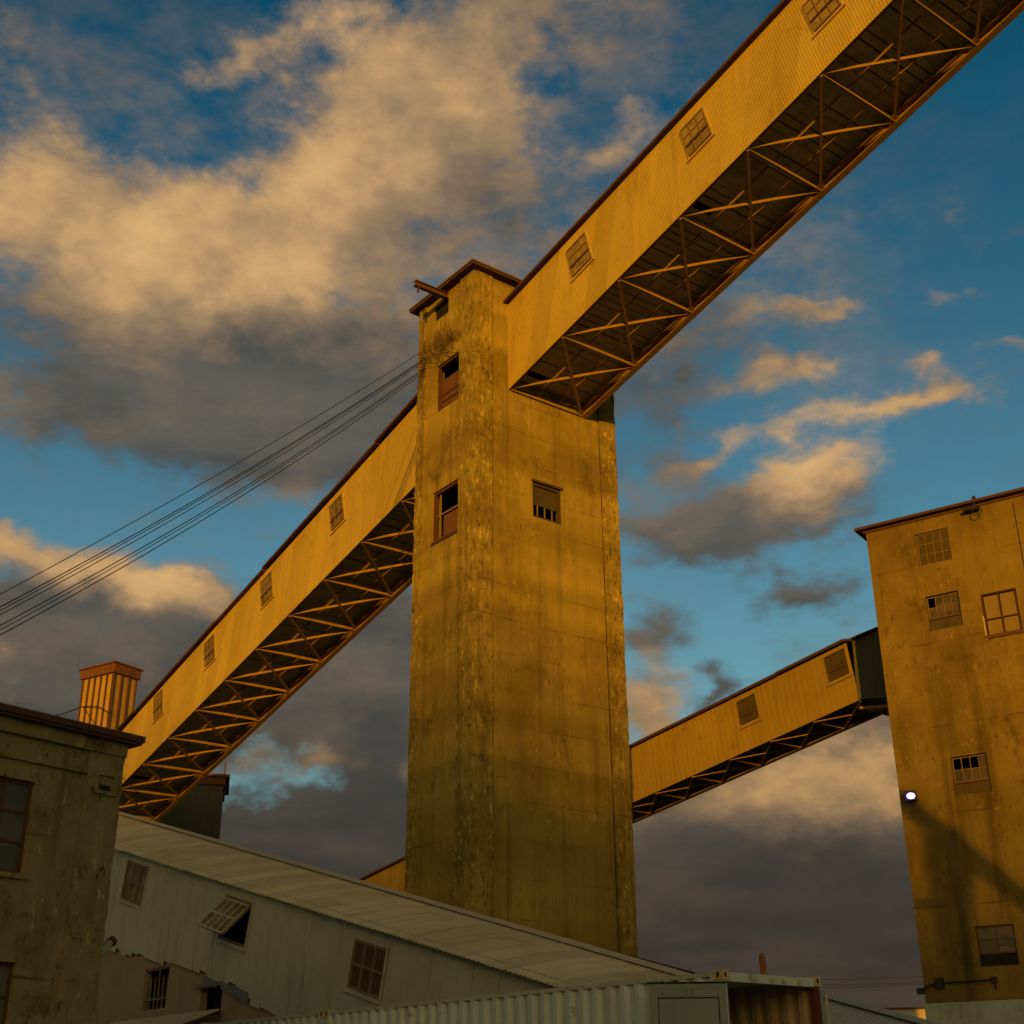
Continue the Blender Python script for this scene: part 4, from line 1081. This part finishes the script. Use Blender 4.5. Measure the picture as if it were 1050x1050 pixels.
grey = [(220, 405, 250, 62, 0, .85), (90, 440, 140, 44, 0, .6), (370, 420, 120, 80, 10, 1.0), (330, 480, 100, 40, 0, .55), (600, 215, 130, 66, 15, .3), (200, 340, 280, 34, 0, .3), (335, 742, 70, 26, 0, .9), (380, 790, 50, 40, 0, .8), (480, 200, 80, 70, 0, .35),
        (130, 680, 160, 54, 0, 1.3), (40, 650, 80, 34, 0, .6), (330, 690, 120, 54, 12, 1.1), (310, 870, 170, 50, 3, 1.5), (430, 850, 60, 60, 0, 1.0), (390, 640, 80, 60, 0, 1.1), (400, 740, 60, 60, 0, 1.1), (300, 650, 90, 40, 0, .6), (180, 740, 120, 40, 0, .9), (210, 575, 50, 12, 0, .22), (60, 740, 130, 44, 0, 1.0),
        (670, 645, 52, 28, 10, .85), (740, 693, 32, 18, 15, .9), (830, 598, 58, 18, 4, .75), (720, 545, 100, 32, 4, .9), (820, 535, 80, 22, 8, .7), (690, 480, 70, 46, 0, .45), (690, 385, 90, 40, 10, .5), (720, 330, 90, 30, -10, .35),
        (780, 900, 260, 70, 0, 1.4), (700, 860, 120, 50, 0, .9), (640, 960, 380, 60, 0, 1.6), (900, 970, 240, 60, 0, 1.4), (820, 1060, 420, 50, 0, 1.8), (480, 60, 130, 56, 20, .35), (300, 1000, 420, 70, 0, 1.4), (870, 720, 90, 20, 30, .4)]
veil = [(560, 50, 270, 80, 18, 1.0), (650, 260, 210, 80, 10, .9), (300, 520, 300, 40, 0, .3), (980, 180, 200, 60, 10, .06), (480, 230, 130, 100, 0, .7), (60, 90, 130, 110, 0, .6), (760, 330, 140, 60, 0, .6), (680, 560, 120, 80, 0, .4), (290, 790, 70, 24, 0, .55), (900, 400, 120, 60, 0, .25), (300, 90, 160, 90, 0, .3)]
Wf, Gf, Vf = field(warm), field(grey), field(veil)
# elsewhere in the sky: plain broken cloud from noise
ax = t.math('ABSOLUTE', azn)
out = t.math('MAXIMUM', t.step(ax, 0.40, 0.62), t.step(eln, 0.80, 1.0))
n_gen = t.noise(t.mapping(nrm_, (1, 1, 2.4), loc=(5, 2, 1)), 3.2, 6, 0.55)
gen = t.math('MULTIPLY', out, t.step(n_gen, 0.45, 0.75))
dens = t.math('ADD', t.math('MULTIPLY', t.math('ADD', Wf, Gf), 1.12), gen)
nn_ = t.math('ADD', t.math('MULTIPLY', n_big, 0.62), t.math('MULTIPLY', n_fin, 0.42))
dn_ = t.math('MULTIPLY_ADD', t.math('SUBTRACT', nn_, 0.52), 2.8, dens)
cov = t.step(dn_, 0.03, 1.0)
vcov = t.math('MULTIPLY', Vf, t.step(nn_, 0.36, 0.66))
cov = t.math('MAXIMUM', cov, t.math('MULTIPLY', vcov, 0.8))
# warm sides against grey bases; thick cloud catches more of the low sun
wm = t.math('DIVIDE', t.math('MULTIPLY_ADD', Vf, 0.42, t.math('MULTIPLY_ADD', gen, 0.35, Wf)), t.math('ADD', t.math('ADD', dens, t.math('MULTIPLY', Vf, 0.8)), 0.06))
lit = t.math('ADD', t.step(wm, 0.0, 1.0, 0.14, 0.70), t.math('MULTIPLY', t.math('SUBTRACT', n_lit, 0.5), 1.3))
lit = t.math('ADD', lit, t.math('MULTIPLY', t.step(Wf, 0.4, 1.3), 0.16))
lit = t.math('ADD', lit, t.math('MULTIPLY', t.math('SUBTRACT', n_fin, 0.5), 0.40))
low = t.step(eln, R(3), R(24))
flo = t.math('MULTIPLY_ADD', low, 0.34, 0.32)
lit = t.math('MULTIPLY', lit, t.step(wm, 0.0, 0.35, flo, 1.0), clamp=True)
greyc = t.mix(low, (0.050, 0.040, 0.031), (0.084, 0.087, 0.080))
midc = t.mix(low, (0.15, 0.10, 0.058), (0.245, 0.168, 0.102))
warmc = t.mix(low, (0.60, 0.34, 0.115), (0.74, 0.445, 0.185))
n_lay = t.noise(t.mapping(nrm_, (1, 1, 3.4), loc=(2, 8, 3)), 7.0, 5, 0.55, 0.2)
greyc = t.mix(1.0, greyc, t.mix(t.step(n_lay, 0.34, 0.68), (0.84, 0.86, 0.90), (1.36, 1.26, 1.20)), 'MULTIPLY')
cc = t.mix(t.step(lit, 0.02, 0.48), greyc, midc)
cc = t.mix(t.step(lit, 0.34, 1.12), cc, warmc)
# clear sky: teal away from the sun, orange round it
sky = t.node('ShaderNodeTexSky', sky_type='NISHITA')
sky.sun_disc = False; sky.sun_elevation = R(SUN_EL); sky.sun_rotation = R(SUN_AZ)
sky.air_density = 1.0; sky.dust_density = 1.0; sky.ozone_density = 2.0
SKYK = 0.10
skc = t.mix(1.0, sky.outputs[0], (SKYK, SKYK, SKYK), 'MULTIPLY')
sa = azd(SUN_AZ)
cs = t.vmath('DOT_PRODUCT', nrm_, tuple(sa))
tint = t.mix(t.step(eln, R(8), R(48)), (1.35, 1.78, 1.58), (0.02, 0.86, 1.0))
tint = t.mix(t.step(cs, -0.3, 0.25), tint, (1.0, 0.9, 0.7))
skc = t.mix(1.0, skc, tint, 'MULTIPLY')
fin = t.mix(cov, skc, cc)
glow = t.math('POWER', t.math('MAXIMUM', cs, 0.0), 5.0)
fin = t.mix(glow, fin, (1.05, 0.70, 0.27), 'ADD')
t.put(bg.inputs['Color'], fin); bg.inputs['Strength'].default_value = 1.0
wd.cycles.sampling_method = 'NONE'

vs = SC.view_settings
vs.view_transform = 'Standard'; vs.look = 'None'; vs.exposure = 0.0; vs.gamma = 1.0; vs.use_curve_mapping = False
SC.cycles.max_bounces = 6; SC.cycles.diffuse_bounces = 3
